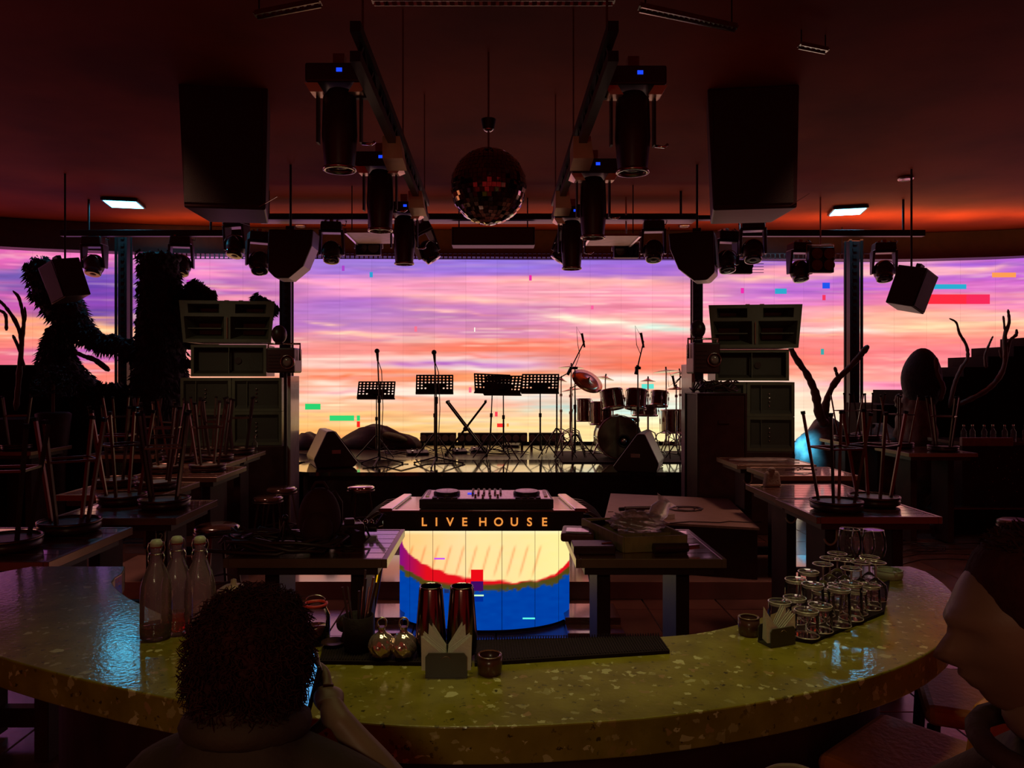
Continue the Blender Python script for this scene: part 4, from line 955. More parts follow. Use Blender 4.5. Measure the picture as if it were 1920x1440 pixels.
o = growth([[(205,695,5),(178,675,5),(158,668,4),(139,659,4)]], TD, 8, 5, .15, org=og).build('dead_branch', M['driftwood'], t)
o = growth([[(310,690,14),(340,684,9),(368,682,9)]], TD, 14, 6, .1, org=og).build('side_limb', M['bark'], t); displace(o,.10,.06,2)
o = growth([[(330,600,20),(350,575,22),(372,552,26),(384,538,20)]], TD, 14, 6, .1, org=og).build('side_limb', M['bark'], t); displace(o,.10,.06,2)
o = growth([[(345,640,24),(420,620,20),(480,590,18),(500,562,22)]], TD+.2, 14, 7, .1, org=og).build('far_limb', M['bark'], t); displace(o,.10,.06,2)
# fur fringe: tufts on the limbs
def tufts(paths, D, n, seed):
    q = random.Random(seed); b = MB()
    for P in paths:
        pts = catmull3([at(p[0],p[1],D) for p in P], 10)
        for _ in range(n):
            i = q.randrange(len(pts)-1); f = i/10; a = min(int(f), len(P)-2); r = (P[a][2]*(1-(f-a))+P[a+1][2]*(f-a))/F*D
            d = (pts[i+1]-pts[i]).normalized(); x = d.orthogonal().normalized(); y = d.cross(x); an = q.uniform(0,2*PI)
            nn = x*math.cos(an)+y*math.sin(an); p = pts[i]+d*q.uniform(-.03,.03)+nn*r*.93; L = q.uniform(.04,.11); tip = p+nn*L*.6+Vector((q.uniform(-.03,.03),q.uniform(-.03,.03),-L*.6))
            s1 = d*q.uniform(.012,.024); s2 = nn.cross(d)*.015
            b.add([p-Vector(og)-s1, p-Vector(og)+s1, p-Vector(og)+s2, tip-Vector(og)], [(0,1,3),(1,2,3),(2,0,3)])
    return b
o = tufts([[(298,474,38),(300,570,40),(303,640,47),(300,700,50),(298,760,56),(290,830,66)],[(300,690,22),(225,648,18),(185,640,17),(155,618,24),(128,585,34),(100,545,40),(80,512,30),(66,486,18)],[(112,625,22),(105,665,31),(118,705,40),(140,745,54),(165,800,64)],[(350,575,24),(372,552,28),(384,536,22)],[(480,590,20),(500,562,24)],[(210,720,24),(205,760,34),(200,800,44)]], TD, 1500, 11).build('bark_fur', M['bark'], t); o['kind'] = 'stuff'
# bare twigs left
t = thing('bare_branches', 'thin bare branches standing in a planter beside the furry tree', 'branches', at(28,770,9.0))
o = growth([[(30,770,5),(36,700,5),(40,640,4),(30,605,4),(10,575,3),(-6,560,3)],[(36,690,4),(42,640,3),(44,600,3),(36,560,3),(24,545,2)],[(40,620,2.5),(48,595,2),(46,575,2)],[(12,620,3),(10,590,3),(-5,580,3)],[(24,628,3),(36,655,3),(46,690,3)]], 9.0, 7, 8, .15, org=t.location).build('twig', M['driftwood'], t)
MB().box((0,0,-.4),(.5,.5,.62),top=1.1).build('planter', M['cabinet'], t, bevel=.01)
MB().box((0,0,-1.08),(.44,.44,.76)).build('planter_base', M['cabinet'], t)
# dark stair blocks left
t = thing('stair_block', 'dark stepped block at the foot of the furry tree', 'staircase', (-5.9,9.9,0))
for i, (x0,x1,py) in enumerate(((-60,62,684),(62,78,705),(78,100,728))):
    a, c = at(x0,0,9.6).x, at(x1,0,9.6).x; MB().span((a+5.9,-.25,0),(c+5.9,.9,zt(py,9.6))).build('step', M['matte_black'], t, bevel=.005)
t2 = thing('shrub', 'dark rounded shrub against the wall beside the bare branches', 'shrub', at(100,730,9.1))
q = random.Random(5); b = MB()
for _ in range(700):
    a, e, rr = q.uniform(0,2*PI), q.uniform(-.4,1.5), q.uniform(.1,.26)
    p = Vector((rr*math.cos(a)*math.cos(e), rr*math.sin(a)*math.cos(e), rr*1.2*math.sin(e))); d = Vector((q.uniform(-1,1),q.uniform(-1,1),q.uniform(-1,1))).normalized()*.03
    n_ = d.cross(Vector((q.random(),q.random(),1))).normalized()*.012; b.add([p-d,p+n_,p+d,p-n_],[(0,1,2,3)])
o = b.build('foliage', M['bark'], t2); o['kind'] = 'stuff'
MB().lathe([(.14,-.9),(.2,-.3),(.17,-.28)],16).build('pot', M['cabinet'], t2); MB().cyl((0,0,-.9),(0,0,-1.73),.13,n=12).build('pot_stand', M['cabinet'], t2); MB().cyl((0,0,-.3),(0,0,.1),.02,n=6).build('stem', M['driftwood'], t2)

# driftwood side
def rock(lab, px0, px1, pyt, D, dep=.4, seed=1, base=0, name='rock', group=None, mm=None, py0=None):
    xa, xb = at(px0,0,D).x, at(px1,0,D).x; zt_ = zt(pyt,D); q = random.Random(seed); ph = [q.uniform(0,6) for _ in range(6)]
    def fn(d): return 1+.10*math.sin(d.x*4+ph[0])+.09*math.sin(d.z*5+ph[1])+.07*math.sin(d.y*6+ph[2]+d.x*3)+.04*math.sin(d.z*13+ph[3])
    b = MB().ball((0,0,(zt_-base)/2), ((xb-xa)/2,dep,(zt_-base)/2), 28, 18, fn=fn)
    b.v = [(x,y,max(z,0.0)) for x,y,z in b.v]
    o = b.build(name, mm or M['rock'], loc=((xa+xb)/2, D, base)); displace(o,.08,.12,1)
    return tag(o, lab, 'rock', group)
rock('broad low brown rock under the driftwood branches', 1490, 1600, 786, 10.75, .42, 1)
rock('brown rock in the middle of the rock pile behind the stacked stools', 1585, 1690, 792, 10.9, .4, 2)
rock('upright grey brown boulder under the hooded dark stone', 1672, 1762, 744, 10.5, .34, 3)
D = 10.45; c = at(1727,708,D); t = thing('hooded_stone', 'dark smooth hood shaped stone standing on the boulder', 'stone', c)
def fn(d): return (1.0+.06*abs(d.z) if d.z < 0 else 1-.10*d.z) * (1+.08*math.sin(d.x*3+1))
o = MB().ball((0,0,0), (.285,.24,.43), 26, 16, fn=fn).build('stone', M['bark'], t)
o = growth([[(1755,655+15,4),(1757,700,5),(1768,728,5),(1762,752,4)]], D-.25, 8, 3, .2, org=c).build('branch_stub', M['driftwood'], t)
growth([[(1690,740,5),(1682,748,5),(1688,765,7)]], D-.25, 8, 3, .2, org=c).build('branch_stub', M['driftwood'], t)
def branch(lab, paths, D, seed):
    p0 = at(paths[0][0][0], paths[0][0][1], D); t = thing('driftwood_branch', lab, 'branch', p0, group='driftwood branches on the rocks')
    for i, P in enumerate(paths): growth([P], D, 8, seed+i, .16, org=p0).build('main_branch' if i == 0 else 'side_branch', M['driftwood'], t)
    return t
branch('thick driftwood branch leaning towards the drum side speaker stack', [[(1548,800,9),(1536,775,9),(1528,735,8),(1512,700,6),(1490,668,6),(1478,640,5)],[(1512,700,3),(1500,688,3),(1494,678,2)]], 10.3, 1)
branch('driftwood branch crossing before the truss column', [[(1550,800,9),(1546,770,8),(1556,735,6),(1570,712,6),(1592,690,5),(1615,664,6),(1628,648,5)],[(1572,710,3),(1568,698,3),(1565,688,3)]], 10.45, 4)
branch('wavy thin branch rising beside the hooded stone', [[(1780,765,4),(1790,720,4),(1803,690,4),(1814,672,3),(1812,648,3),(1799,625,2.5),(1793,605,2),(1780,597,1.5)]], 10.9, 7)
branch('forked branch curving up over the dark steps', [[(1795,760,5),(1845,735,5),(1873,708,5),(1885,675,4),(1884,630,4),(1892,605,3),(1890,580,2)],[(1888,668,3),(1893,640,3),(1905,628,3),(1906,617,2)],[(1878,672,2),(1874,655,2)],[(1884,620,2),(1882,600,2),(1881,592,1.5)]], 10.8, 9)
branch('small twig standing on the dark steps', [[(1849,690,3),(1847,668,2.5),(1855,645,2),(1862,630,1.5)]], 10.85, 12)
# staircase rising at the driftwood side
SD = 11.1; xs = [1644,1700,1765,1807,1853,1901,1960,2020]; ys = [759,733,706,688,668,649,630,612]
t = thing('staircase', 'black staircase rising beyond the boulder towards the room side', 'staircase', (at(xs[0],0,SD).x,SD,0))
for i in range(7):
    a, c = at(xs[i],0,SD).x-t.location.x, at(xs[i+1],0,SD).x-t.location.x; MB().span((a,0,0),(c,1.0,zt(ys[i],SD))).build('step', M['matte_black'], t, bevel=.006)
# side counter
t = thing('side_counter', 'dark side counter with a pale wooden edge at the driftwood side', 'counter', (6.4,9.45,0))
MB().box((.3,0,.53),(2.0,.66,1.06)).build('body', M['cabinet'], t, bevel=.01); MB().box((-.43,-.36,1.10),(.62,.05,.10)).build('wood_edge', M['ply'], t); MB().box((.3,0,1.075),(2.06,.72,.04)).build('top', M['wood_dark'], t)
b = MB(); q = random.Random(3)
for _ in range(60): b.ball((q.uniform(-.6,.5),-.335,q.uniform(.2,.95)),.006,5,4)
o = b.build('glint_speck', M['chrome'], t); o['kind'] = 'stuff'  # chrome specks added to make glints on the counter front
gl0 = None
for i in range(9):
    p = (5.95+.13*i, 9.5+.03*(i%2), 1.095)
    if gl0 is None:
        gl0 = thing('small_bottle', 'small glossy bottle in the row on the side counter', 'bottle', p, group='small bottles on the side counter')
        MB().lathe([(.03,0),(.034,.01),(.034,.10),(.012,.14),(.012,.17)],12).build('body', M['glass'], gl0); MB().cyl((0,0,.168),(0,0,.185),.014,n=8).build('cap', M['steel'], gl0)
    else: copy_tree(gl0, loc=p)
t = thing('long_ledge', 'long low dark ledge running past the tables at the driftwood side', 'ledge', (4.35,9.9,0))
# ledge follows the tables towards the viewer
MB().box((2.6,-.88,.15),(3.2,.10,.30)).build('ledge_block', M['matte_black'], t, bevel=.01); MB().box((2.6,-.88,.31),(3.2,.14,.02)).build('ledge_top', M['wood_dark'], t)
ld = bpy.data.lights.new('blue_rock_light','AREA'); ld.energy = 7; ld.spread = R(55); ld.color = (.05,.5,1); ld.size = .25
lo = bpy.data.objects.new('blue_rock_light', ld); COL.objects.link(lo); lo.location = (4.12,10.3,1.15); lo.rotation_euler = (Vector((4.42,10.8,.75))-Vector((4.12,10.3,1.15))).to_track_quat('-Z','Y').to_euler()

# ------------------------------------------------------------------ bar tables and stools
TH = 1.05
def bar_table(W=.76, Dp=.68, planks=6):
    t = thing('bar_table', 'x', 'table')
    pw = (Dp-.05)/planks
    for i in range(planks): MB().box((0,-Dp/2+.025+(i+.5)*pw,TH-.014),(W-.05,pw-.006,.026)).build('plank', M['wood_dark'], t, bevel=.002, seg=1)
    for sx in (-1,1): MB().box((sx*(W/2-.0125),0,TH-.02),(.025,Dp,.042)).build('edge_strip', M['wood_edge'], t, bevel=.002, seg=1)
    for sy in (-1,1): MB().box((0,sy*(Dp/2-.0125),TH-.02),(W-.05,.025,.042)).build('edge_strip', M['wood_edge'], t, bevel=.002, seg=1)
    MB().box((0,0,TH-.06),(W-.1,Dp-.1,.05)).build('apron', M['black'], t)
    for sx in (-1,1): MB().box((sx*(W/2-.17),0,.51),(.07,.30,.98)).build('leg', M['cabinet'], t, bevel=.004, seg=1)
    MB().box((0,.1,.12),(W-.34,.05,.1)).build('stretcher', M['cabinet'], t)
    return t
tb0 = bar_table()
def plaque(parent, x, txt=None):
    b = MB().tube([(x+.04*math.cos(R(200+i*14)), -.165, .90+.055*math.sin(R(200+i*14))) for i in range(11)] + [(x+.04,-.165,.95)], .007, 5)
    o = b.build('number_plaque', M['plaque'], parent)
    if txt:
        c_ = bpy.data.curves.new('digits','FONT'); c_.body = txt; c_.size = .06; c_.extrude = .001; c_.align_x = 'CENTER'
        tmp = bpy.data.objects.new('tmp', c_); me = bpy.data.meshes.new_from_object(tmp); bpy.data.objects.remove(tmp); me.materials.clear(); me.materials.append(M['plaque']); link('digits', me, o, loc=(x,-.168,.885), rot=(R(90),0,0))
M['plaque'] = mat('plaque_paint', (.5,.42,.34), .5, var=.1)
TB = [  # x centre, y centre, label, depth scale
 (-2.42,3.80,'bar table nearest the bottle end of the bar, two stools upside down on it',1.16),
 (-2.29,4.79,'bar table with a number twelve plaque and an upturned stool by the bottle end',.98),
 (-2.76,5.66,'bar table third in the row away from the bottle end, upturned stools on it',1.0),
 (-2.72,6.63,'bar table fourth in the row, before the tree side speaker stack',1.1),
 (-2.98,7.45,'bar table fifth in the row, close to the tree side subwoofers',.95),
 (-2.99,8.15,'farthest bar table of the row touching the tree side subwoofers',.92),
 (-5.58,8.75,'bar table under the bare branches, an upturned stool on it',1.2),
 (-4.05,8.35,'bar table between the furry tree and the speaker stack row',1.0),
 (2.31,4.83,'bar table nearest the drinking glasses with two upturned stools',.98),
 (2.34,5.53,'bar table with a small cloth bag, behind the table of two upturned stools',1.0),
 (2.72,6.66,'empty bar table before the flight case with a wire frame on top',.92),
 (2.68,7.46,'empty bar table closest to the flight case',.98),
 (4.92,8.58,'bar table by the side counter with two upturned stools',1.1),
 (4.80,9.88,'farthest bar table at the rocks with two upturned stools',.95),
 (-.885,3.80,'bar table holding cables and a backpack beside the DJ booth',1.0),
 (.72,3.80,'bar table holding a wooden tray beside the DJ booth',1.0)]
tabs = []
for i, (x, y, lab, sy) in enumerate(TB):
    o = tb0 if i == 0 else copy_tree(tb0)
    o.location = (x,y,0); o.scale = (.92 if x == .72 else 1,sy,1); o['label'] = lab; o['group'] = 'wooden bar tables'; tabs.append(o)
plaque(tabs[1], .20, '12'); plaque(tabs[8], -.22); plaque(tabs[9], -.22); plaque(tabs[11], -.22)
SH = .62
def stool():
    t = thing('bar_stool', 'x', 'stool')
    MB().lathe([(.0,SH),(.13,SH),(.155,SH-.012),(.158,SH-.035),(.150,SH-.045)],28).build('seat_cushion', M['stoolpad'], t)
    MB().lathe([(.150,SH-.046),(.160,SH-.048),(.160,SH-.062),(.150,SH-.064)],28).build('seat_rim', M['stoolleg'], t)
    MB().lathe([(.0,SH-.052),(.149,SH-.052)],28).build('seat_board', M['stoolboard'], t)
    for k_ in range(4):
        a = R(45+90*k_); top = Vector((.105*math.cos(a),.105*math.sin(a),SH-.05)); ft = Vector((.20*math.cos(a),.20*math.sin(a),0))
        l_ = MB().bar(ft, top, .017, .017).build('leg', M['stoolleg'], t); MB().bar(ft, ft+(top-ft)*.035, .024, .024).build('foot_cap', M['rubber'], l_)
    for k_ in range(4):
        a, c_ = R(45+90*k_), R(135+90*k_); f = .40; r_ = .20+(.105-.20)*f
        MB().bar((r_*math.cos(a),r_*math.sin(a),(SH-.05)*f),(r_*math.cos(c_),r_*math.sin(c_),(SH-.05)*f),.012,.012).build('stretcher', M['stoolleg'], t)
    return t
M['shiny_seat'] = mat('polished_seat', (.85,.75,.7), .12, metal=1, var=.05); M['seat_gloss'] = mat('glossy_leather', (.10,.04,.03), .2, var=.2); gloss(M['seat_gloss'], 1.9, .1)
st0 = stool()
ST = [(-2.40,3.66,12,'upturned stool on the nearest table, foremost by the bottle end'),(-2.33,4.08,40,'upturned stool on the nearest table, behind the foremost one'),
 (-2.14,4.82,20,'upturned stool on the table with the number twelve plaque'),(-2.49,4.98,50,'upturned stool on the number twelve table, farther from its plaque'),
 (-2.55,5.62,30,'upturned stool on the third table in the row, aisle side'),(-2.93,5.75,10,'upturned stool on the third table in the row, wall side'),
 (-2.58,6.68,35,'upturned stool on the fourth table in the row, aisle side'),(-2.93,6.58,5,'upturned stool on the fourth table in the row, wall side'),
 (-2.80,7.50,25,'upturned stool on the fifth table, aisle side'),(-3.15,7.42,55,'upturned stool on the fifth table, wall side'),
 (-2.80,8.15,15,'upturned stool on the table touching the subwoofers, aisle side'),(-3.15,8.18,42,'upturned stool on the table touching the subwoofers, wall side'),
 (-5.52,8.6,30,'upturned stool on the table under the bare branches'),(-3.9,8.35,22,'upturned stool on the table between tree and speaker stack'),
 (-4.22,8.4,48,'second upturned stool on the table between tree and speaker stack'),
 (2.16,4.74,12,'upturned stool on the table nearest the glasses, its aisle side'),(2.49,4.92,38,'upturned stool on the table nearest the glasses, wall side'),
 (4.78,8.85,20,'upturned stool at the back of the table by the side counter'),(5.06,8.45,50,'upturned stool at the front of the table by the side counter'),
 (4.63,9.85,30,'upturned stool on the farthest table, nearer the flight case'),(4.97,9.95,5,'upturned stool on the farthest table, nearer the boulder')]
for i, (x, y, a, lab) in enumerate(ST):
    o = st0 if i == 0 else copy_tree(st0)
    o.location = (x, y, TH+SH+.002); o.rotation_euler = (PI, 0, R(a)); o['label'] = lab; o['group'] = 'stools turned upside down on the tables'
for x, y, h, lab in ((at(677,911,8.7).x,8.7,1,'round stool with a brightly shining seat before the stage'),(at(528,913,8.3).x,8.3,1.07,'round stool tucked behind another near the subwoofers'),(at(500,928,7.9).x,7.95,1,'round stool in front of another near the subwoofers'),(at(405,975,6).x,6.02,1.13,'round stool beside the number twelve table, half lit seat'),(4.58,6.55,1.03,'stool standing upright at the picture edge behind the seated man'),(at(1585,872,7.9).x,7.9,1,'round stool standing behind the table with the wire frame')):
    o = copy_tree(st0, (x,y,0), (0,0,R(rng.uniform(0,90))), lab, 'stools standing upright', (h,h,h))
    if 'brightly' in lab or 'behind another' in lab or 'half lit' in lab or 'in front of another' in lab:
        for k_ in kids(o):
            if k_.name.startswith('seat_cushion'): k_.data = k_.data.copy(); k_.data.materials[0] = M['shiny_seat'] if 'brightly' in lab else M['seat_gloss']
# ------------------------------------------------------------------ DJ booth
BX, BY = -.09, 5.75
dj = thing('dj_booth', 'DJ booth with a curved glowing screen front and LIVEHOUSE letters', 'dj booth', (BX,BY,0))
zT, zB = .86, .03
NP_ = 7; RXX, RYY = .665, .36
def bpt(u):  # u -1..1 around the front
    a = u*R(80); return (RXX*math.sin(a)/math.sin(R(80)), -RYY*(math.cos(a)-math.cos(R(80)))/(1-math.cos(R(80)))+.10)
def booth_col(px, py):
    c = np.zeros((len(px),3)); n = vnoise(px/14, py/6, 3); n2 = vnoise(px/5, py/4, 4)
    edge = np.interp(px, [750,765,790,850,900,960,1000,1040,1060,1068], [1008,1035,1055,1078,1086,1090,1088,1076,1058,1046])
    olive = np.interp(px, [750,770,800,840,880,960,1040,1068], [1058,1072,1088,1093,1096,1094,1082,1062])
    cream = np.stack([.98-.0*px, .86-.10*np.clip((900-px)/150,0,1)+.04*np.clip((px-960)/80,0,1), .58-.12*np.clip((860-px)/110,0,1)+.02*n], 1)
    cream = cream*(1+.0*px)[:,None]; top = np.clip((1003-py)/14,0,1)[:,None]; cream = cream*(1-top)+top*np.array([1,.98,.84])
    # slanted rays
    ray = np.zeros(len(px))
    for k_ in range(11):
        x = 775+24*k_ - (py-1020)*.28; ray = np.maximum(ray, np.exp(-((px-x)/2.2)**2)*np.clip((py-1020)/10,0,1)*np.clip((1085-py)/15,0,1))
    cream = cream*(1-ray[:,None]*.35)+ray[:,None]*.35*np.array([.9,.35,.15])
    red = np.stack([.85-.35*np.clip((800-px)/50,0,1), .05+0*px, .10+.35*np.clip((800-px)/50,0,1)],1)
    ol = np.stack([.30+0*px,.24+.05*n,.06+.05*n],1); blue = np.stack([.0+0*px,.22+.03*n,.60+.03*n],1)
    t_ = np.clip((py-edge-3*(n-.5)*2)/3,0,1)[:,None]; c = cream*(1-t_)+red*t_
    t_ = np.clip((py-olive-6*(n-.5))/3,0,1)[:,None]; c = c*(1-t_)+ol*t_
    t_ = np.clip((py-olive-9-10*(n2-.4))/4,0,1)[:,None]; c = c*(1-t_)+blue*t_
    return np.clip(c,0,1)
scr_parts = MB()
for i in range(NP_):
    u0, u1 = -1+2*i/NP_+.002, -1+2*(i+1)/NP_-.002; vs = []; px = []; py = []; nc, nr = 20, 84
    for r in range(nr+1):
        z = zB+(zT-zB)*r/nr
        for c in range(nc+1):
            x, y = bpt(u0+(u1-u0)*c/nc); vs.append((x,y,z)); X, Y = x+BX, y+BY; px.append(VX+X/Y*F); py.append(VY+(CH-z)/Y*F)
    px, py = np.array(px), np.array(py)
    fs = [(r*(nc+1)+c, r*(nc+1)+c+1, (r+1)*(nc+1)+c+1, (r+1)*(nc+1)+c) for r in range(nr) for c in range(nc)]
    led_mesh('screen_panel', vs, fs, booth_col(px,py), dj)
vs = []; fs = []; cols = []
for x0,y0,x1,y1,k_ in [(883,1068,906,1090,(225,10,20)),(883,1090,906,1108,(60,10,90)),(885,1115,907,1118,(190,240,190)),(860,1093,881,1095,(250,190,160)),(814,1046,834,1049,(190,70,230)),(980,1158,1003,1161,(90,240,220)),(884,1118,906,1128,(0,40,140)),(850,1103,876,1112,(30,25,110)),(833,1105,842,1112,(25,40,90))]:
    b = len(vs)
    for x, y in ((x0,y1),(x1,y1),(x1,y0),(x0,y0)):
        Y = 5.45; 
        for _ in range(6):
            X = (x-VX)/F*Y-BX; s_ = max(-1,min(1,X/RXX*math.sin(R(80)))); a = math.asin(s_); Y = BY-RYY*(math.cos(a)-math.cos(R(80)))/(1-math.cos(R(80)))+.10-.006
        vs.append((X, Y-BY, CH-(y-VY)/F*Y)); cols.append(np.array(k_)/255)
    fs.append((b,b+1,b+2,b+3))
led_mesh('glitch_blocks', vs, fs, np.array(cols), dj)['kind'] = 'stuff'
b = MB(); P_ = [bpt(-1+2*i/16) for i in range(17)]
b.prism([(x*.98, y+.02) for x, y in P_]+[(RXX*.98,.42),(-RXX*.98,.42)], .0, zT+.02); b.build('body', M['cabinet'], dj)
# desk
M['desk_gloss'] = mat('desk_laminate', (.30,.20,.18), .2, var=.1); gloss(M['desk_gloss'], 2.2, .1)
b = MB(); b.prism([(-.66,-.42),(.66,-.42),(.62,.25),(-.62,.25)], .90, .93); b.build('desk_top', M['desk_gloss'], dj, bevel=.008)
for s_ in (-1,1): b = MB(); b.hexa([(s_*.70-.05,-.43,.93),(s_*.70+.05,-.43,.93),(s_*.62+.035,.25,.93),(s_*.62-.035,.25,.93),(s_*.70-.05,-.43,.955),(s_*.70+.05,-.43,.955),(s_*.62+.035,.25,.955),(s_*.62-.035,.25,.955)]); b.build('side_rail', M['rail_metal'], dj, bevel=.01)
MB().box((0,-.43,.935),(1.46,.05,.022)).build('front_rail', M['rail_metal'], dj, bevel=.008)
MB().box((0,-.44,.865),(1.42,.05,.125)).build('sign_board', M['black_plastic'], dj, bevel=.004)
sb = [o for o in kids(dj) if o.name == 'sign_board'][0]
M['letter'] = mat('lit_letter', (.7,.3,.08), .4, emit=(.85,.30,.055,1), es=1)
for ch, px in zip('LIVEHOUSE', (795,818.3,843.8,871,905.3,934.8,964.4,992.8,1020.8)):
    c_ = bpy.data.curves.new('letter','FONT'); c_.body = ch; c_.size = .083; c_.extrude = .003; c_.offset = .0012; c_.align_x = 'CENTER'
    tmp = bpy.data.objects.new('tmp', c_); me = bpy.data.meshes.new_from_object(tmp); bpy.data.objects.remove(tmp); me.materials.clear(); me.materials.append(M['letter'])
    D = BY-.47; link('letter', me, sb, loc=((px-VX)/F*D-BX, -.468, .84), rot=(R(90),0,0))
# slatted curved arms
for s_ in (-1,1):
    for j in range(6):
        y = -.36+j*.10
        MB().tube([(s_*.68,y,.925),(s_*.77,y,.91),(s_*.86,y,.85),(s_*.92,y-.02,.76)],.014,6).build('arm_slat', M['stoolleg'], dj)
    MB().tube([(s_*.72,-.42,.86),(s_*.80,-.42,.84),(s_*.88,-.42,.80),(s_*.94,-.42,.72)],.03,8).build('arm', M['black_plastic'], dj)
M['yellow'] = mat('lit_yellow_strip', (.8,.5,.02), .4, emit=(1,.52,.01,1), es=.75)
for s_ in (-1,1):
    p0, p1 = (Vector((-.715,-.25,.80)), Vector((-.855,-.25,.0))) if s_ < 0 else (Vector((.722,-.25,.80)), Vector((.877,-.25,.0)))
    MB().bar(p0, p1, .04, .05).build('slanted_post', M['black_metal'], dj)
    MB().bar(p0+Vector((0,-.028,0)), p0+(p1-p0)*(.66 if s_ < 0 else .79)+Vector((0,-.028,0)), .036, .006).build('light_strip', M['yellow'], dj)
    MB().bar(p0+Vector((s_*.10,.03,0)), p1+Vector((s_*.06,.03,0)), .05, .01).build('side_board', M['steel'], dj)
for z, y in ((.03,-.15),(.08,.05)):
    for s_ in (-1,1): MB().box((s_*.82,y,z/2),(.42,.35,z)).build('base_step', M['wood_dark'], dj, bevel=.004)
# controller
t = thing('dj_controller', 'DJ controller with two jog wheels and mixer faders on the booth', 'dj controller', (BX+.02,BY-.12,.932))
MB().hexa([(-.49,-.19,0),(.49,-.19,0),(.47,.18,0),(-.47,.18,0),(-.49,-.19,.068),(.49,-.19,.068),(.47,.18,.081),(-.47,.18,.081)]).build('housing', M['black_plastic'], t, bevel=.006)
sl = math.atan2(.013,.37); zf = lambda y: .068+(y+.19)*.013/.37
b = MB(); b.add([(-.47,-.17,zf(-.17)+.002),(.47,-.17,zf(-.17)+.002),(.455,.165,zf(.165)+.002),(-.455,.165,zf(.165)+.002)],[(0,1,2,3)]); b.build('face_plate', mat('metal_face_plate',(.92,.74,.68),.28,metal=1,var=.3,vscale=60), t)
for s_ in (-1,1):
    E = Euler((sl,0,0)).to_matrix(); w = MB().lathe([(.10,0),(.10,.02),(.092,.028),(.03,.028)],32,(s_*.30,.0,zf(0)),E).build('jog_wheel', M['black_plastic'], t)
    MB().lathe([(0,.030),(.088,.030)],32,(s_*.30,.0,zf(0)),E).build('wheel_top', M['steel'], w)
q = random.Random(2)
for i in range(6):
    for j in range(5): MB().lathe([(.009,0),(.008,.02),(0,.021)],8,((i-2.5)*.042,.13-j*.035,zf(.13-j*.035)),Euler((sl,0,0)).to_matrix()).build('knob', M['steel'], t)
for i in range(4): 
    MB().box(((i-1.5)*.055,-.10,zf(-.10)+.004),(.008,.09,.004),rx=sl).build('fader_slot', M['black'], t); MB().box(((i-1.5)*.055,-.09-.02*(i%3),zf(-.10)+.012),(.018,.012,.016),rx=sl).build('fader_cap', M['cream'], t)
for s_ in (-1,1):
    for i in range(4):
        for j in range(2): MB().box((s_*(.23+i*.05),-.125-j*.03,zf(-.125-j*.03)+.005),(.035,.02,.008),rx=sl).build('pad', M['black_plastic'], t)
    for i in range(5): MB().box((s_*.44,.12-i*.05,zf(.12-i*.05)+.006),(.025,.02,.01),rx=sl).build('button', M['steel'], t)
MB().box((-.12,.02,zf(.02)+.006),(.05,.03,.004),rx=sl).build('blue_display', M['blue_led'], t)
# floor cable by the booth
p = (-.98,5.95,.0); cable_loops('cable', 'black cable coil on the floor beside the booth screen', p, .14, 4, .008, 21, zz=.03)
tag(MB().tube([(-1.1,5.7,.02),(-1.0,5.8,.02),(-.95,5.6,.02),(-.85,5.7,.03),(-.85,5.9,.02)],.01,6).build('cable',M['cable']),'short thick cable lying beside the coil near the booth','cable')

# ------------------------------------------------------------------ plywood platform with things
pz = .60
PLP = [on(1133,974,pz), on(1424,990,pz), on(1366,935,pz), on(1145,925,pz)]
PLP = [(p.x,p.y) for p in PLP]; cx_ = sum(p[0] for p in PLP)/4; cy_ = sum(p[1] for p in PLP)/4
t = thing('plywood_platform', 'low platform box with a bare plywood top before the stage', 'platform', (cx_,cy_,0)); PLl = [(x-cx_,y-cy_) for x,y in PLP]
MB().prism(PLl, pz-.02, pz).build('plywood_top', M['ply'], t, bevel=.002, seg=1)
MB().prism([(x*.98,y*.98) for x,y in PLl], .0, pz-.02).build('box_body', M['cabinet'], t)
p = on(1196,959,pz); t = thing('black_tool', 'black hand tool lying on the plywood platform', 'tool', p+Vector((0,0,.028)), rz=R(12))
MB().cyl((-.13,0,0),(.13,0,0),.026,.022,12).build('body', M['black_plastic'], t); MB().cyl((-.14,0,0),(-.19,0,0),.018,n=10).build('tip', M['rubber'], t)
p = on(1283,955,pz); cable_loops('cable_coil', 'thin cable coil on the plywood platform', p, .13, 3, .006, 31, squash=.9)
for px, py, rz, lab in ((1221,966,.2,'small pale paper bag on the plywood platform edge'),(1252,972,.5,'small pale cardboard box on the plywood platform edge')):
    p = on(px, py, pz); t = thing('small_box', lab, 'box', p, rz=rz)
    MB().box((0,0,.022),(.10,.08,.044)).build('body', M['paper2'], t, bevel=.003); MB().box((0,0,.045),(.10,.03,.003)).build('lid_flap', M['ply'], t)
p = on(1350,981,pz); tag(MB().tube([p+Vector((-.45,-.03,.006)),p+Vector((-.25,.05,.006)),p+Vector((0,.0,.006)),p+Vector((.1,.06,.006)),p+Vector((.25,.02,.006)),p+Vector((.38,.03,.006))],.005,5).build('wire',M['cable']),'loose wire along the front edge of the plywood platform','wire')
for i in range(6):
    p = on(1145+i*9, 960+(i*7)%14, pz); tag(MB().box(tuple(p+Vector((0,0,.003))),(.05,.008,.006),rz=i*.7).build('wood_scrap', M['ply']), 'tiny wood scrap on the plywood platform', 'scrap', 'wood scraps on the plywood platform')
# ------------------------------------------------------------------ things on the tables beside the booth
tz = TH
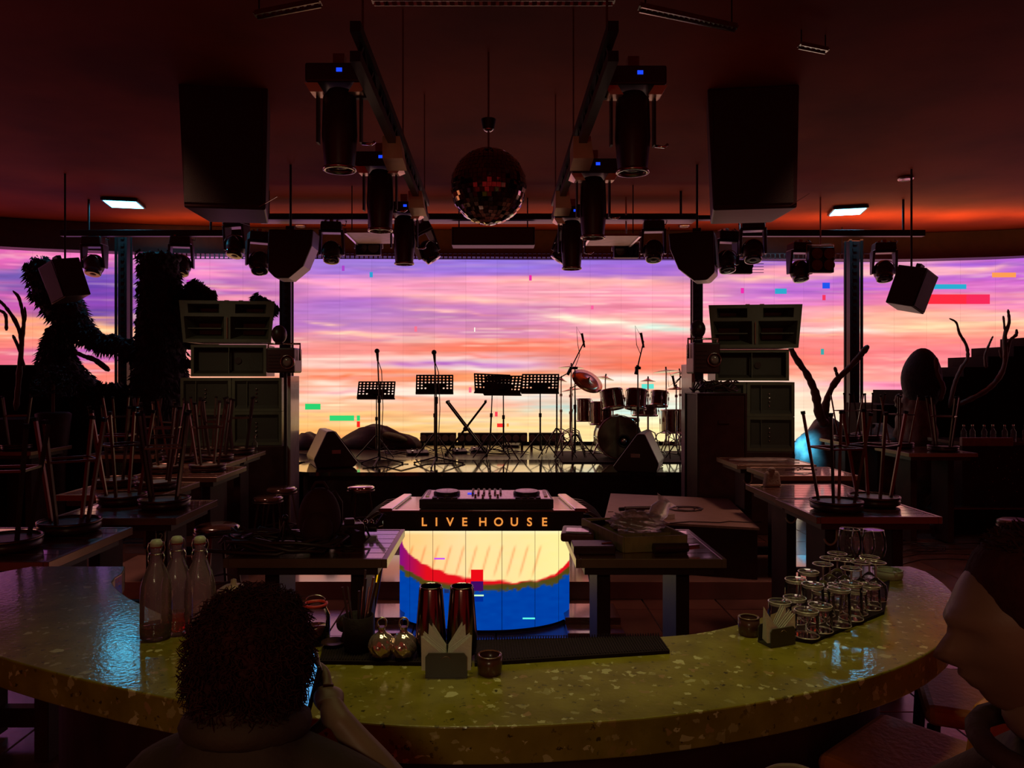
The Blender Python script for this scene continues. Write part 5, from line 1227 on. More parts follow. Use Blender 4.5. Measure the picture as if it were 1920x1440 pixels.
# left: cable heap, tripod, backpack, camera gear
p = on(498,1033,tz); cable_loops('cable_heap', 'big heap of coiled black cable on the table beside the backpack', (p.x+.05,p.y,tz), .26, 9, .010, 41, zz=.07, squash=.45)
p = on(452,1022,tz); cable_loops('cable_coil', 'cable loops hanging over the table corner beside the cable heap', (p.x+.06,p.y+.0,tz), .10, 4, .008, 42, zz=.09)
p = on(592,1032,tz); t = thing('backpack', 'rounded dark backpack standing on the table beside the cable heap', 'backpack', p+Vector((0,.08,0)), rz=.1)
o = MB().ball((0,0,.14),(.105,.085,.155),20,14,fn=lambda d: 1-.0*d.z).build('bag_body', M['coat'], t)
o = MB().ball((0,-.07,.10),(.075,.04,.09),16,10).build('front_pocket', M['coat'], t); MB().tube([(-.04,.0,.285),(-.02,0,.32),(.02,0,.32),(.04,0,.285)],.008,6).build('handle', M['coat'], t)
for s_ in (-1,1): MB().tube([(s_*.06,.07,.26),(s_*.09,.11,.2),(s_*.09,.11,.08),(s_*.07,.07,.02)],.014,6).build('strap', M['coat'], t)
p = on(655,1018,tz); t = thing('camera', 'black camera body lying beside the backpack', 'camera', p, rz=.3)
MB().box((0,0,.05),(.15,.08,.10)).build('body', M['black_plastic'], t, bevel=.012); MB().cyl((.0,-.04,.05),(.03,-.13,.045),.036,.040,18).build('lens', M['black_plastic'], t); MB().box((0,0,.11),(.05,.05,.03)).build('viewfinder', M['black_plastic'], t, bevel=.006)
b = MB().tube([(-.08,0,.08),(-.1,-.06,.02),(-.02,-.12,.01),(.05,-.1,.012),(.1,-.03,.03),(.08,0,.08)],.006,5); b.build('strap', M['cable'], t)
p = on(672,1000,tz); t = thing('gimbal_grip', 'black gimbal grip with small fittings behind the camera', 'camera grip', p)
MB().cyl((-.06,0,.03),(.10,.0,.03),.022,n=12).build('grip', M['black_plastic'], t); b = MB()
for i in range(6): b.ball((-.07+i*.035,.02*(i%2),.06),.014,8,6)
b.build('fitting', M['steel'], t); MB().bar((.09,0,.03),(.14,.02,.10),.02).build('arm', M['black_metal'], t)
p = on(633,1026,tz); tag(MB().ball((p.x,p.y,tz+.015),(.028,.02,.015),12,8).build('lens_cap', M['cream']), 'small pale round cap between backpack and camera', 'cap')
t = thing('mini_tripod', 'small black tripod standing in the cable heap', 'tripod', on(535,1030,tz)+Vector((0,0,.02)))
b = MB()
for k_ in range(3): a = R(30+120*k_); b.cyl((0,0,.12),(.06*math.cos(a),.06*math.sin(a),0),.006,n=6)
b.build('leg', M['black_metal'], t); MB().ball((0,0,.135),.016,10,8).build('ball_head', M['black_metal'], t)
# right: wooden tray, plastic bag, tablet case, leather case
TC = [on(1190,1043,tz), on(1309,1020,tz), on(1232,981,tz), on(1125,983,tz)]
t = thing('wooden_tray', 'compartment tray of pale green wood on the table beside the DJ booth', 'tray', (.64,3.86,tz), rz=R(-3))
W_, D_, H_ = .36, .40, .075
tc = thing  # noqa
A_, B_, C_, Dd = [Vector((q_.x-.64,q_.y-3.86,0)) for q_ in (TC[0],TC[1],TC[2],TC[3])]
# work with a clean parallelogram close to those corners
A_, B_, C_, Dd = Vector((-.01,-.27,0)), Vector((.30,-.20,0)), Vector((.17,.25,0)), Vector((-.18,.20,0))
M['green_wood'] = mat('pale_green_wood', (.30,.27,.10), .55, var=.25, vscale=12, stretch=(1,5,1), bump=.1, bscale=60)
def wallp(a, c, h, w=.012):
    return MB().bar(a+Vector((0,0,h/2)), c+Vector((0,0,h/2)), w if abs((c-a).normalized().z) else w, h)
def tray_wall(a, c, nm='tray_side', h=.075, w=.014):
    d = (c-a).normalized(); n_ = Vector((-d.y,d.x,0))*w/2; Z = Vector((0,0,h))
    return MB().hexa([a-n_,c-n_,c+n_,a+n_,a-n_+Z,c-n_+Z,c+n_+Z,a+n_+Z]).build(nm, M['green_wood'], t, bevel=.002, seg=1)
MB().prism([(q_.x,q_.y) for q_ in (A_,B_,C_,Dd)], 0, .01).build('tray_bottom', M['green_wood'], t)
for a, c in ((A_,B_),(B_,C_),(C_,Dd),(Dd,A_)): tray_wall(a, c)
tray_wall(A_.lerp(Dd,.35), B_.lerp(C_,.35), 'divider', .055); tray_wall(A_.lerp(Dd,.7), B_.lerp(C_,.7), 'divider', .055); tray_wall(A_.lerp(B_,.55), Dd.lerp(C_,.55), 'divider', .05)
t2 = thing('plastic_bag', 'crumpled clear plastic bag lying in the wooden tray', 'bag', (.73,3.86,tz+.045))
q = random.Random(6)
o = MB().ball((0,0,.045),(.13,.085,.06),36,24,fn=lambda d: 1+.22*math.sin(d.x*9+3*d.z)*math.sin(d.y*11+1)+.12*math.sin(d.z*17+d.x*6)).build('bag_film', M['film'], t2)
o = MB().lathe([(.035,0),(.05,.06),(.035,.10),(.06,.13)],16,(.08,0,.06),Euler((0,R(35),0)).to_matrix()).build('bag_neck', M['film'], t2)
for i, (x, y, lab) in enumerate(((.56,3.98,'black pliers in the back of the wooden tray'),(.62,3.90,'short black tool between the tray dividers'),(.70,4.02,'dark screwdriver across the back of the wooden tray'))):
    o = thing('tool', lab, 'tool', (x,y,tz+.07), rz=.5+i)
    MB().cyl((-.06,0,0),(.02,0,0),.013,n=8).build('handle', M['rubber'], o); MB().cyl((.02,0,0),(.09,0,.004),.006,n=6).build('shaft', M['steel'], o)
p = on(1108,1022,tz); t = thing('leather_case', 'flat brown leather case on the table edge next to the booth', 'case', (.43,3.92,tz), rz=R(-8))
MB().box((0,0,.022),(.17,.22,.044)).build('body', mat('brown_leather',(.14,.05,.025),.3,bump=.3,bscale=30), t, bevel=.012); MB().box((0,-.03,.046),(.12,.1,.006)).build('flap', M['wood_dark'], t, bevel=.002)
o = thing('black_box', 'low black box under the leather case at the table front', 'box', (.47,3.62,tz)); MB().box((0,0,.02),(.2,.14,.04)).build('body', M['black_plastic'], o, bevel=.006); MB().cyl((.04,-.01,.04),(.09,.0,.042),.006,n=6).build('latch', M['steel'], o)
o = thing('drill_handle', 'black power tool lying in front of the wooden tray', 'tool', (.84,3.57,tz), rz=.15); MB().cyl((-.09,0,.028),(.08,0,.028),.026,.022,12).build('body', M['black_plastic'], o); MB().bar((.07,0,.028),(.14,.01,.03),.02).build('bit', M['steel'], o)
# cloth bag, wire frame on tables at the driftwood side
p = on(1447,912,tz); t = thing('cloth_bag', 'small pale cloth drawstring bag with faint print on the table', 'bag', p, rz=.1)
o = MB().hexa([(-.065,-.04,0),(.065,-.04,0),(.065,.04,0),(-.065,.04,0),(-.05,-.02,.12),(.055,-.02,.12),(.055,.02,.12),(-.05,.02,.12)]).build('bag_body', mat('linen',(.42,.34,.28),.8,bump=.4,bscale=60,var=.2), t, bevel=.02, seg=3)
MB().lathe([(.02,0),(.03,.02),(.012,.035)],10,(0,0,.115)).build('gathered_top', bpy.data.materials['linen'], t)
p = on(1532,883,tz); t = thing('bent_wire', 'thin bent wire frame lying on the empty table', 'wire frame', (2.72,6.66,tz+.012))
MB().tube([(-.14,0,0),(0,-.06,.01),(.14,0,0),(0,.06,.01)],.005,5,closed=True).build('loop', M['cable'], t); MB().tube([(-.05,-.05,0),(.05,.06,.02)],.004,5).build('cross_wire', M['cable'], t)
p = on(1430,868,tz); t = thing('plastic_wrap', 'translucent plastic wrap lying across the table closest to the flight case', 'wrap', (2.68,7.46,tz))
o = MB().ball((0,0,.012),(.30,.09,.02),24,10,fn=lambda d: 1+.3*math.sin(d.x*12)*math.sin(d.y*9)).build('film', M['film'], t)
t = thing('small_bottle', 'tiny glass bottle at the outer corner of the farthest row table', 'bottle', (-2.72,8.42,tz)); MB().lathe([(.028,0),(.03,.01),(.03,.09),(.01,.12),(.01,.16)],12).build('body', M['glass'], t); MB().cyl((0,0,.158),(0,0,.175),.012,n=8).build('cap', M['steel'], t)
# cables on the floor at the driftwood side
for i,(px,py,lab) in enumerate(((1700,1030,'cable tangle on the floor beside the nearest upturned stools'),(1400,1105,'thin cable tangle on the floor behind the napkin stand'),(1480,1110,'second thin cable tangle on the floor left of the glasses'))):
    p = on(px,py,0); cable_loops('cable', lab, p, (.30,.14,.2)[i], 3, .006, 50+i, zz=.03)
for i in range(4):
    p0, p1, p2 = on(1665+i*8,1022+i*12,.006), on(1780,1020+i*9,.006), on(1930,1010+i*14,.006)
    tag(MB().tube([p0,(p0+p1)/2+Vector((0,.08,0)),p1,(p1+p2)/2-Vector((0,.06,0)),p2],.006,5).build('floor_cable',M['cable']),f'{["topmost","second","third","lowest"][i]} of the long cables crossing the floor towards the upright stool','cable','long cables on the floor')
# ------------------------------------------------------------------ bar counter
BZ = 1.10
outer = [(-1.95,3.14),(-2.06,2.95),(-1.95,2.6),(-1.72,2.35),(-1.43,2.135),(-.833,1.862),(-.316,1.725),(-.049,1.703),(.192,1.722),(.442,1.768),(.799,1.890),(1.15,2.08),(1.45,2.36),(1.68,2.74),(1.76,3.05),(1.74,3.14)]
inner = [(1.52,3.14),(1.40,2.98),(1.20,2.75),(.95,2.53),(.72,2.37),(.54,2.30),(.2,2.262),(-.2,2.262),(-.6,2.30),(-1.0,2.43),(-1.257,2.63),(-1.42,2.80),(-1.50,2.92),(-1.515,3.03),(-1.56,3.14)]
def sm(P, n=5):
    P = [Vector((*p,0)) for p in P]; return [(v.x,v.y) for v in catmull3(P, n)]
O_, I_ = sm(outer), sm(inner)
m = bpy.data.materials.new('terrazzo'); m.use_nodes = True; nt = m.node_tree; pb = nt.nodes['Principled BSDF']
tc = nt.nodes.new('ShaderNodeTexCoord'); pb.inputs['Roughness'].default_value = .35; pb.inputs['Specular IOR Level'].default_value = .12; pb.inputs['Coat Weight'].default_value = .7; pb.inputs['Coat Roughness'].default_value = .07
base = nt.nodes.new('ShaderNodeTexNoise'); base.inputs['Scale'].default_value = 9; base.inputs['Detail'].default_value = 6; nt.links.new(tc.outputs['Object'], base.inputs['Vector'])
cr = nt.nodes.new('ShaderNodeValToRGB'); cr.color_ramp.elements[0].color = (.19,.150,.012,1); cr.color_ramp.elements[1].color = (.28,.23,.028,1); cr.color_ramp.elements[0].position = .35; cr.color_ramp.elements[1].position = .65
nt.links.new(base.outputs['Fac'], cr.inputs['Fac']); cur = cr.outputs[0]
def chips(scale, thr, col, seed, edge=.03, dist=.35):
    global cur
    mp = nt.nodes.new('ShaderNodeMapping'); mp.inputs['Location'].default_value = (seed, seed*.7, seed*.3); nt.links.new(tc.outputs['Object'], mp.inputs['Vector'])
    nz = nt.nodes.new('ShaderNodeTexNoise'); nz.inputs['Scale'].default_value = scale*1.6; nt.links.new(mp.outputs[0], nz.inputs['Vector'])
    mx = nt.nodes.new('ShaderNodeMixRGB'); mx.inputs['Fac'].default_value = dist*.045; nt.links.new(mp.outputs[0], mx.inputs['Color1']); nt.links.new(nz.outputs['Color'], mx.inputs['Color2'])
    v = nt.nodes.new('ShaderNodeTexVoronoi'); v.inputs['Scale'].default_value = scale; v.inputs['Randomness'].default_value = 1; nt.links.new(mx.outputs[0], v.inputs['Vector'])
    v2 = nt.nodes.new('ShaderNodeTexVoronoi'); v2.feature = 'DISTANCE_TO_EDGE'; v2.inputs['Scale'].default_value = scale; nt.links.new(mx.outputs[0], v2.inputs['Vector'])
    s_ = nt.nodes.new('ShaderNodeSeparateColor'); nt.links.new(v.outputs['Color'], s_.inputs[0])
    g = nt.nodes.new('ShaderNodeMath'); g.operation = 'GREATER_THAN'; g.inputs[1].default_value = thr; nt.links.new(s_.outputs[0], g.inputs[0])
    g2 = nt.nodes.new('ShaderNodeMath'); g2.operation = 'GREATER_THAN'; g2.inputs[1].default_value = edge; nt.links.new(v2.outputs['Distance'], g2.inputs[0])
    mu = nt.nodes.new('ShaderNodeMath'); mu.operation = 'MULTIPLY'; nt.links.new(g.outputs[0], mu.inputs[0]); nt.links.new(g2.outputs[0], mu.inputs[1])
    mm = nt.nodes.new('ShaderNodeMath'); mm.operation = 'MULTIPLY'; nt.links.new(mu.outputs[0], mm.inputs[0]); nt.links.new(s_.outputs[1], mm.inputs[1])
    m2 = nt.nodes.new('ShaderNodeMixRGB'); nt.links.new(mm.outputs[0], m2.inputs['Fac']); nt.links.new(cur, m2.inputs['Color1']); m2.inputs['Color2'].default_value = col; cur = m2.outputs[0]
chips(34, .90, (.62,.57,.28,1), 1.3, .14); chips(60, .91, (.60,.55,.28,1), 5.1, .12); chips(90, .92, (.05,.04,.012,1), 9.7, .12); chips(46, .95, (.36,.22,.08,1), 12.2, .12)
nt.links.new(cur, pb.inputs['Base Color'])
bn = nt.nodes.new('ShaderNodeTexNoise'); bn.inputs['Scale'].default_value = 70; bn.inputs['Detail'].default_value = 3; nt.links.new(tc.outputs['Object'], bn.inputs['Vector'])
bb = nt.nodes.new('ShaderNodeBump'); bb.inputs['Strength'].default_value = .14; bb.inputs['Distance'].default_value = .004; nt.links.new(bn.outputs['Fac'], bb.inputs['Height']); nt.links.new(bb.outputs[0], pb.inputs['Normal']); nt.links.new(bb.outputs[0], pb.inputs['Coat Normal'])
M['terrazzo'] = m
bar = thing('bar_counter', 'curved bar counter with an olive green terrazzo top', 'bar counter', (0,2.5,0))
poly = [(x,y-2.5) for x,y in O_+I_]
b = MB(); n = len(poly); nO, nI = len(O_), len(I_)
# top as strips between resampled outer and inner
def resamp(P, k_):
    P = [Vector(p) for p in P]; L = [0]
    for a, c in zip(P,P[1:]): L.append(L[-1]+(c-a).length)
    out = []
    for i in range(k_):
        s_ = L[-1]*i/(k_-1); j = min(len(P)-2, max(0, int(np.searchsorted(L, s_, side='right'))-1)); f = (s_-L[j])/(L[j+1]-L[j]); out.append(P[j].lerp(P[j+1], min(1,f)))
    return out
K_ = 60; RO, RI = resamp([(x,y-2.5) for x,y in O_],K_), resamp([(x,y-2.5) for x,y in I_][::-1],K_)
vs = []
for a, c in zip(RO,RI): vs += [(a.x,a.y,BZ),(c.x,c.y,BZ),(c.x,c.y,BZ-.088),(a.x,a.y,BZ-.088)]
fs = []
for i in range(K_-1):
    for k_ in range(4): fs.append((i*4+k_, i*4+(k_+1)%4, (i+1)*4+(k_+1)%4, (i+1)*4+k_))
fs += [(3,2,1,0),((K_-1)*4,(K_-1)*4+1,(K_-1)*4+2,(K_-1)*4+3)]
MB().add(vs, fs).build('terrazzo_top', M['terrazzo'], bar, bevel=.004)
vs = []
for a, c in zip(RO,RI):
    p = a.lerp(c,.66); q_ = a.lerp(c,.95); vs += [(p.x,p.y,BZ-.089),(q_.x,q_.y,BZ-.089),(q_.x,q_.y,0),(p.x,p.y,0)]
MB().add(vs, fs).build('bar_body', M['cabinet'], bar)

# things on the bar
def bnow(px, py, dz=0): return on(px, py, BZ)+Vector((0,0,dz))
M['red_liquid'] = mat('red_syrup', (.85,.02,.015), .02, trans=.85, ior=1.33)
M['dark_liquid'] = mat('dark_syrup', (.16,.02,.01), .02, trans=.6, ior=1.33)
def bottle(lab, px, py, liq, h=.30, rr=.0465):
    t = thing('swing_top_bottle', lab, 'bottle', bnow(px,py), rz=rng.uniform(0,1), group='swing top bottles at the bar end')
    pr = [(rr*.82,0),(rr*.97,.006),(rr,.02),(rr,.135),(rr*.96,.16),(rr*.78,.19),(rr*.5,.222),(rr*.36,.245),(rr*.34,.268),(.0175,.272),(.0175,.278),(.0174,.2781)]
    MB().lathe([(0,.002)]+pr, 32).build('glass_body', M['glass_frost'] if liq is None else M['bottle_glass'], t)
    if liq: MB().lathe([(0,.013),(rr-.0035,.014),(rr-.0035,liq[1]),(0,liq[1])],28).build('liquid', liq[0], t)
    MB().lathe([(.015,.279),(.018,.281),(.018,.292),(.013,.300),(0,.302)],18).build('stopper', M['stopper'], t)
    b = MB(); b.tube([(.020*math.cos(R(a)),.020*math.sin(R(a)),.258) for a in range(0,360,24)],.0018,5,closed=True)
    for s_ in (-1,1): b.tube([(s_*.020,0,.258),(s_*.025,0,.272),(s_*.021,0,.290),(0,0,.298)],.0018,5); b.tube([(s_*.020,0,.262),(s_*.023,-.01,.245),(s_*.020,-.018,.232)],.0018,5)
    b.build('wire_bail', M['steel'], t); MB().lathe([(.0175,.277),(.0195,.279),(.0175,.281)],16).build('gasket', M['red_liquid'], t)
    return t
M['bottle_glass'] = thin_glass('pink_hazed_glass', (.93,.85,.82,1), .26, .20, (1,.82,.76,1), .10)  # pinkish haze mixed into the glass in noisy patches
M['stopper'] = mat('ceramic_stopper', (.45,.5,.36), .4)
bottle('swing top bottle with a little dark liquid, outermost on the bar', 293, 1196, (M['dark_liquid'],.042))
bottle('dewy swing top bottle with bright red liquid, middle one', 332, 1186, (M['red_liquid'],.060))
bottle('empty looking swing top bottle touching the curly hair', 375, 1186, (M['dark_liquid'],.03))
# bar mats
def mat_strip(lab, P, lines=0, name='bar_mat'):
    p0 = sum(P, Vector())/4; t = thing(name, lab, 'bar mat', (p0.x,p0.y,BZ)); Q = [(p.x-p0.x,p.y-p0.y) for p in P]
    MB().prism(Q, 0, .010).build('mat_body', M['rubber'], t, bevel=.002, seg=1)
    A, B, C, Dd = [Vector((*q_,.010)) for q_ in Q]; b = MB()
    for i in range(lines):
        f = (i+.5)/lines; p, q_ = A.lerp(B,f), Dd.lerp(C,f); b.bar(p.lerp(q_,.06), p.lerp(q_,.97), .003, .005)
    if lines: b.build('ribs', M['rubber'], t)['kind'] = 'stuff'
    return t
mt = mat_strip('long black rubber bar mat with a toothed edge in the middle of the bar', [bnow(890,1250),bnow(1256,1226),bnow(1236,1198),bnow(890,1206)], 70)
b = MB(); p_, q_ = bnow(890,1206)-mt.location, bnow(1236,1198)-mt.location
for i in range(72):
    c_ = p_.lerp(q_,(i+.5)/72); b.box((c_.x,c_.y-.004,.014),(.0045,.006,.012),top=.4)
b.build('edge_teeth', M['rubber'], mt)['kind'] = 'stuff'
mat_strip('black rubber bar mat under the decanters and shakers', [bnow(598,1246),bnow(885,1250),bnow(885,1206),bnow(610,1206)], 55)
mat_strip('black rubber bar mat under all the drinking glasses', [bnow(1420,1190),bnow(1522,1208),bnow(1658,1152),bnow(1668,1092)], 0)
gm = [o for o in bpy.data.objects if o.name.startswith('bar_mat')][-1]
# shakers
def shaker(lab, px):
    t = thing('cocktail_shaker', lab, 'shaker', bnow(px,1232,.011), group='steel cocktail shakers')
    MB().lathe([(.036,0),(.040,.004),(.043,.02),(.044,.05),(.0335,.185),(.031,.19)],36).build('tin_body', M['shaker'], t)
    MB().lathe([(.0,.183),(.027,.184),(.031,.190)],30).build('recessed_base', M['black_metal'], t)
    MB().lathe([(.0305,.1895),(.0325,.1915),(.0305,.1925)],30).build('rim', M['chrome'], t)
M['shaker'] = mat('shaker_steel', (.26,.18,.16), .16, metal=1, var=.05)
shaker('steel cocktail shaker standing on its mouth, closer to the decanters', 808)
shaker('steel cocktail shaker standing on its mouth, closer to the long mat', 866)
# napkin holders
def napkins(lab, px, py, rz, s_=1):
    t = thing('napkin_holder', lab, 'napkin holder', bnow(px,py), rz=rz, group='napkin holders on the bar'); t.scale = (s_,s_,s_)
    pl = [(-.052,0),(.052,0),(.052,.052),(.044,.062),(-.044,.062),(-.052,.052)]
    for y in (-.03,.03): 
        b = MB(); b.add([(x,y-.002,z) for x,z in pl]+[(x,y+.002,z) for x,z in pl],[(5,4,3,2,1,0),(6,7,8,9,10,11)]+[(i,(i+1)%6,6+(i+1)%6,6+i) for i in range(6)]); o = b.build('holder_plate', M['holder'], t)
    MB().box((0,0,.003),(.104,.062,.006)).build('holder_base', M['holder'], t)
    b = MB().tube([(-.012+.024*i/6,-.0325,.048+.006*math.sin(PI*i/6)) for i in range(7)],.0012,4); b.build('emboss', M['wood_edge'], t)
    q = random.Random(px)
    for s2 in (-1,1):
        for i in range(7):
            o_ = .0026*i; y = -.024+i*.0065+(.002 if s2 > 0 else 0)
            A = Vector((s2*-.002,y,.012)); B = Vector((s2*(.062-o_),y,.016)); C = Vector((s2*(.064-o_*.8),y+.004,.100+q.uniform(-.004,.008))) if i < 4 else Vector((s2*(.046-.004*(i-4)),y+.004,.120+q.uniform(-.003,.005))); E_ = Vector((s2*.003,y+.001,.052+o_))
            b = MB(); b.add([A,B,C,E_,A+Vector((0,.0012,0)),B+Vector((0,.0012,0)),C+Vector((0,.0012,0)),E_+Vector((0,.0012,0))],[(0,1,2,3),(7,6,5,4),(0,4,5,1),(1,5,6,2),(2,6,7,3),(3,7,4,0)])
            b.build('napkin', M['paper'], t)
    return t
M['holder'] = mat('holder_acrylic', (.05,.042,.022), .35, coat=.08)
napkins('napkin holder with fanned napkins in front of the shakers', 838, 1262, 0, 1.06)
napkins('napkin holder with pointed napkins beside the drinking glasses', 1456, 1206, R(22), .88)
# cups / jars
def cup(name, lab, px, py, r, h, mm, cat='cup', rim=None, tl=1.0):
    t = thing(name, lab, cat, bnow(px,py))
    MB().lathe([(r*.85,0),(r*.95,h*.1),(r,h*.5),(r*tl,h),(r*tl-.006,h),(r*.9,h*.5),(r*.8,h*.12),(0,h*.12)],30).build('body', mm, t)
    MB().lathe([(r*tl-.007,h),(r*tl-.003,h+.002),(r*tl+.001,h)],30).build('rim', rim or M['wood_edge'], t)
    return t
M['brown_cup'] = mat('brown_stoneware', (.08,.03,.02), .3, coat=.3, var=.3)
cup('candle_cup', 'small dark brown cup on the bar front of the long mat', 918, 1262, .034, .050, M['brown_cup'], rim=M['wood_dark'])
cup('candle_cup', 'small dark glass cup half hidden by the second napkin holder', 1404, 1190, .032, .055, M['brown_cup'])
t = cup('ashtray', 'round pale ceramic ashtray at the bar end behind the glasses', 1666, 1083, .052, .032, M['stopper'], 'ashtray', rim=M['stopper'])
for k_ in range(3): MB().box((.048*math.cos(R(30+120*k_)),.048*math.sin(R(30+120*k_)),.030),(.02,.012,.008),rz=R(30+120*k_)).build('cigarette_rest', M['stopper'], t)
# decanter-like stoppers bottles: two ribbed glass jars with ring tops
def ribbed(lab, px, py):
    t = thing('ribbed_decanter', lab, 'decanter', bnow(px,py,.011), group='ribbed round decanters'); n_ = 40; b = MB()
    prof = [(.012,0),(.026,.004),(.036,.022),(.037,.036),(.028,.056),(.012,.068),(.009,.080)]
    vs = []
    for k_, (r,z) in enumerate(catp(prof,4)):
        for i in range(n_): a = 2*PI*i/n_; rr = r*(1+.07*math.sin(8*a+z*140)); vs.append((rr*math.cos(a),rr*math.sin(a),z))
    m_ = len(vs)//n_; fs = [(k_*n_+i,k_*n_+(i+1)%n_,(k_+1)*n_+(i+1)%n_,(k_+1)*n_+i) for k_ in range(m_-1) for i in range(n_)]+[tuple(range(n_-1,-1,-1)),tuple(range((m_-1)*n_,m_*n_))]
    b.add(vs, fs, True).build('ribbed_body', M['pink_glass'], t)
    MB().tube([(.013*math.cos(R(a)),0,.094+.015*math.sin(R(a))) for a in range(0,360,24)],.003,6,closed=True).build('ring_top', M['steel'], t); MB().cyl((0,0,.078),(0,0,.084),.011,n=12).build('collar', M['steel'], t)
def catp(P, n): return [(v.x, v.y) for v in catmull3([Vector((*p,0)) for p in P], n)]
M['pink_glass'] = mat('cut_glass', (.62,.46,.44), .12, metal=.75)
ribbed('ribbed round glass decanter, the one farther from the shakers', 716, 1238)
ribbed('ribbed round glass decanter touching the steel shaker', 757, 1238)
# dark bar gear left of the decanters
t = thing('utensil_holder', 'dark round holder full of straws and bar spoons', 'utensil holder', bnow(672,1225,.011)); MB().lathe([(.035,0),(.042,.01),(.044,.10),(.040,.10),(.036,.02),(0,.02)],24).build('pot', M['rubber'], t)
q = random.Random(4)
for i in range(9): a = q.uniform(0,6.28); MB().cyl((.015*math.cos(a),.015*math.sin(a),.02),(.05*math.cos(a),.035*math.sin(a)+.02,.19+q.uniform(-.03,.03)),.0035,n=6).build('straw', M['black_plastic'] if i % 3 else M['steel'], t)
t = thing('pomander_lamp', 'dark ribbed globe beside the straw holder', 'ornament', bnow(648,1210,.011)); MB().ball((0,0,.055),(.028,.028,.026),20,12,fn=lambda d:1+.06*math.sin(9*math.atan2(d.y,d.x))).build('globe', M['black_metal'], t); MB().lathe([(.02,0),(.014,.012),(.008,.03)],16).build('foot', M['black_metal'], t)
t = thing('preserve_jar', 'glass jar with a red rubber ring behind the curly hair', 'jar', bnow(592,1205)); MB().lathe([(.035,0),(.042,.008),(.042,.085),(.032,.105),(.032,.112),(.029,.112),(.029,.104),(.039,.084),(.039,.01),(0,.01)],30).build('glass_body', M['glass'], t); MB().lathe([(.030,.112),(.036,.113),(.036,.119),(.030,.12)],28).build('rubber_ring', mat('red_rubber',(.5,.03,.02),.4), t)
MB().tube([(.03*math.cos(R(a)),.0,.125+.018*math.sin(R(a))) for a in range(0,181,20)],.002,5).build('clip', M['steel'], t); MB().lathe([(0,.012),(.037,.012),(.037,.05),(0,.05)],24).build('contents', M['dark_liquid'], t)
t = thing('low_jar', 'squat lidded jar just behind the curly head', 'jar', bnow(438,1170)); t.scale = (1,1,1.6); MB().lathe([(.04,0),(.05,.01),(.05,.055),(.044,.06)],28).build('body', M['paper2'], t); MB().lathe([(.051,.06),(.051,.07),(.03,.078),(.01,.08),(.008,.09),(0,.092)],28).build('lid', M['ply'], t)
t = thing('saucer', 'small dark round dish between jar and straw holder', 'dish', bnow(626,1216,.011)); MB().lathe([(.02,0),(.035,.008),(.037,.011),(.02,.005),(0,.004)],26).build('dish', M['black_plastic'], t)
# glasses
def ring(t, r, z, th=.0018, name='rim'):
    MB().tube([(r*math.cos(R(a)),r*math.sin(R(a)),z) for a in range(0,360,15)], th, 6, closed=True).build(name, M['glass_rim'], t)
def tumbler(h, r, name='tumbler'):
    t = thing(name, 'x', 'glass')
    MB().lathe([(r,.001),(r*.97,h*.5),(r*.93,h-.006),(r*.90,h-.001),(r*.85,h),(0,h)],30).build('glass_body', M['glass'], t)
    MB().lathe([(0,h-.011),(r*.86,h-.011),(r*.89,h-.004)],26).build('thick_base', M['glass'], t); ring(t, r*.86, h-.011, .0014, 'inner_edge')
    ring(t, r, .0018); ring(t, r*.92, h-.002, .002, 'base_edge'); return t
def stem(name='wine_glass'):
    t = thing(name, 'x', 'glass')
    MB().lathe([(.0035,.076),(.012,.080),(.034,.098),(.042,.125),(.040,.155),(.033,.185),(.0328,.1851)],32).build('bowl', M['glass'], t)
    MB().lathe([(0,.001),(.034,.001),(.034,.003),(.006,.008),(.0035,.02),(.0035,.078),(0,.079)],24).build('stem_and_foot', M['glass'], t)
    ring(t, .033, .185, .0013); ring(t, .034, .002, .0014, 'foot_edge'); return t
def coupe():
    t = thing('stemmed_glass', 'x', 'glass')
    MB().lathe([(.036,.001),(.038,.03),(.033,.055),(.012,.072),(.0035,.078)],30).build('bowl', M['glass'], t)
    MB().lathe([(0,.074),(.0035,.076),(.0035,.118),(.008,.127),(.033,.130),(.033,.1315),(0,.1315)],24).build('stem_and_foot', M['glass'], t); MB().cyl((0,0,.076),(0,0,.124),.003,n=8).build('stem_core', M['glass_rim'], t)
    ring(t, .036, .0016, .0014); ring(t, .033, .131, .0018, 'foot_edge'); return t
sh_, ta_, co_, wi_ = tumbler(.080,.037,'tumbler'), tumbler(.118,.036,'highball_glass'), coupe(), stem()
GZ = BZ+.011
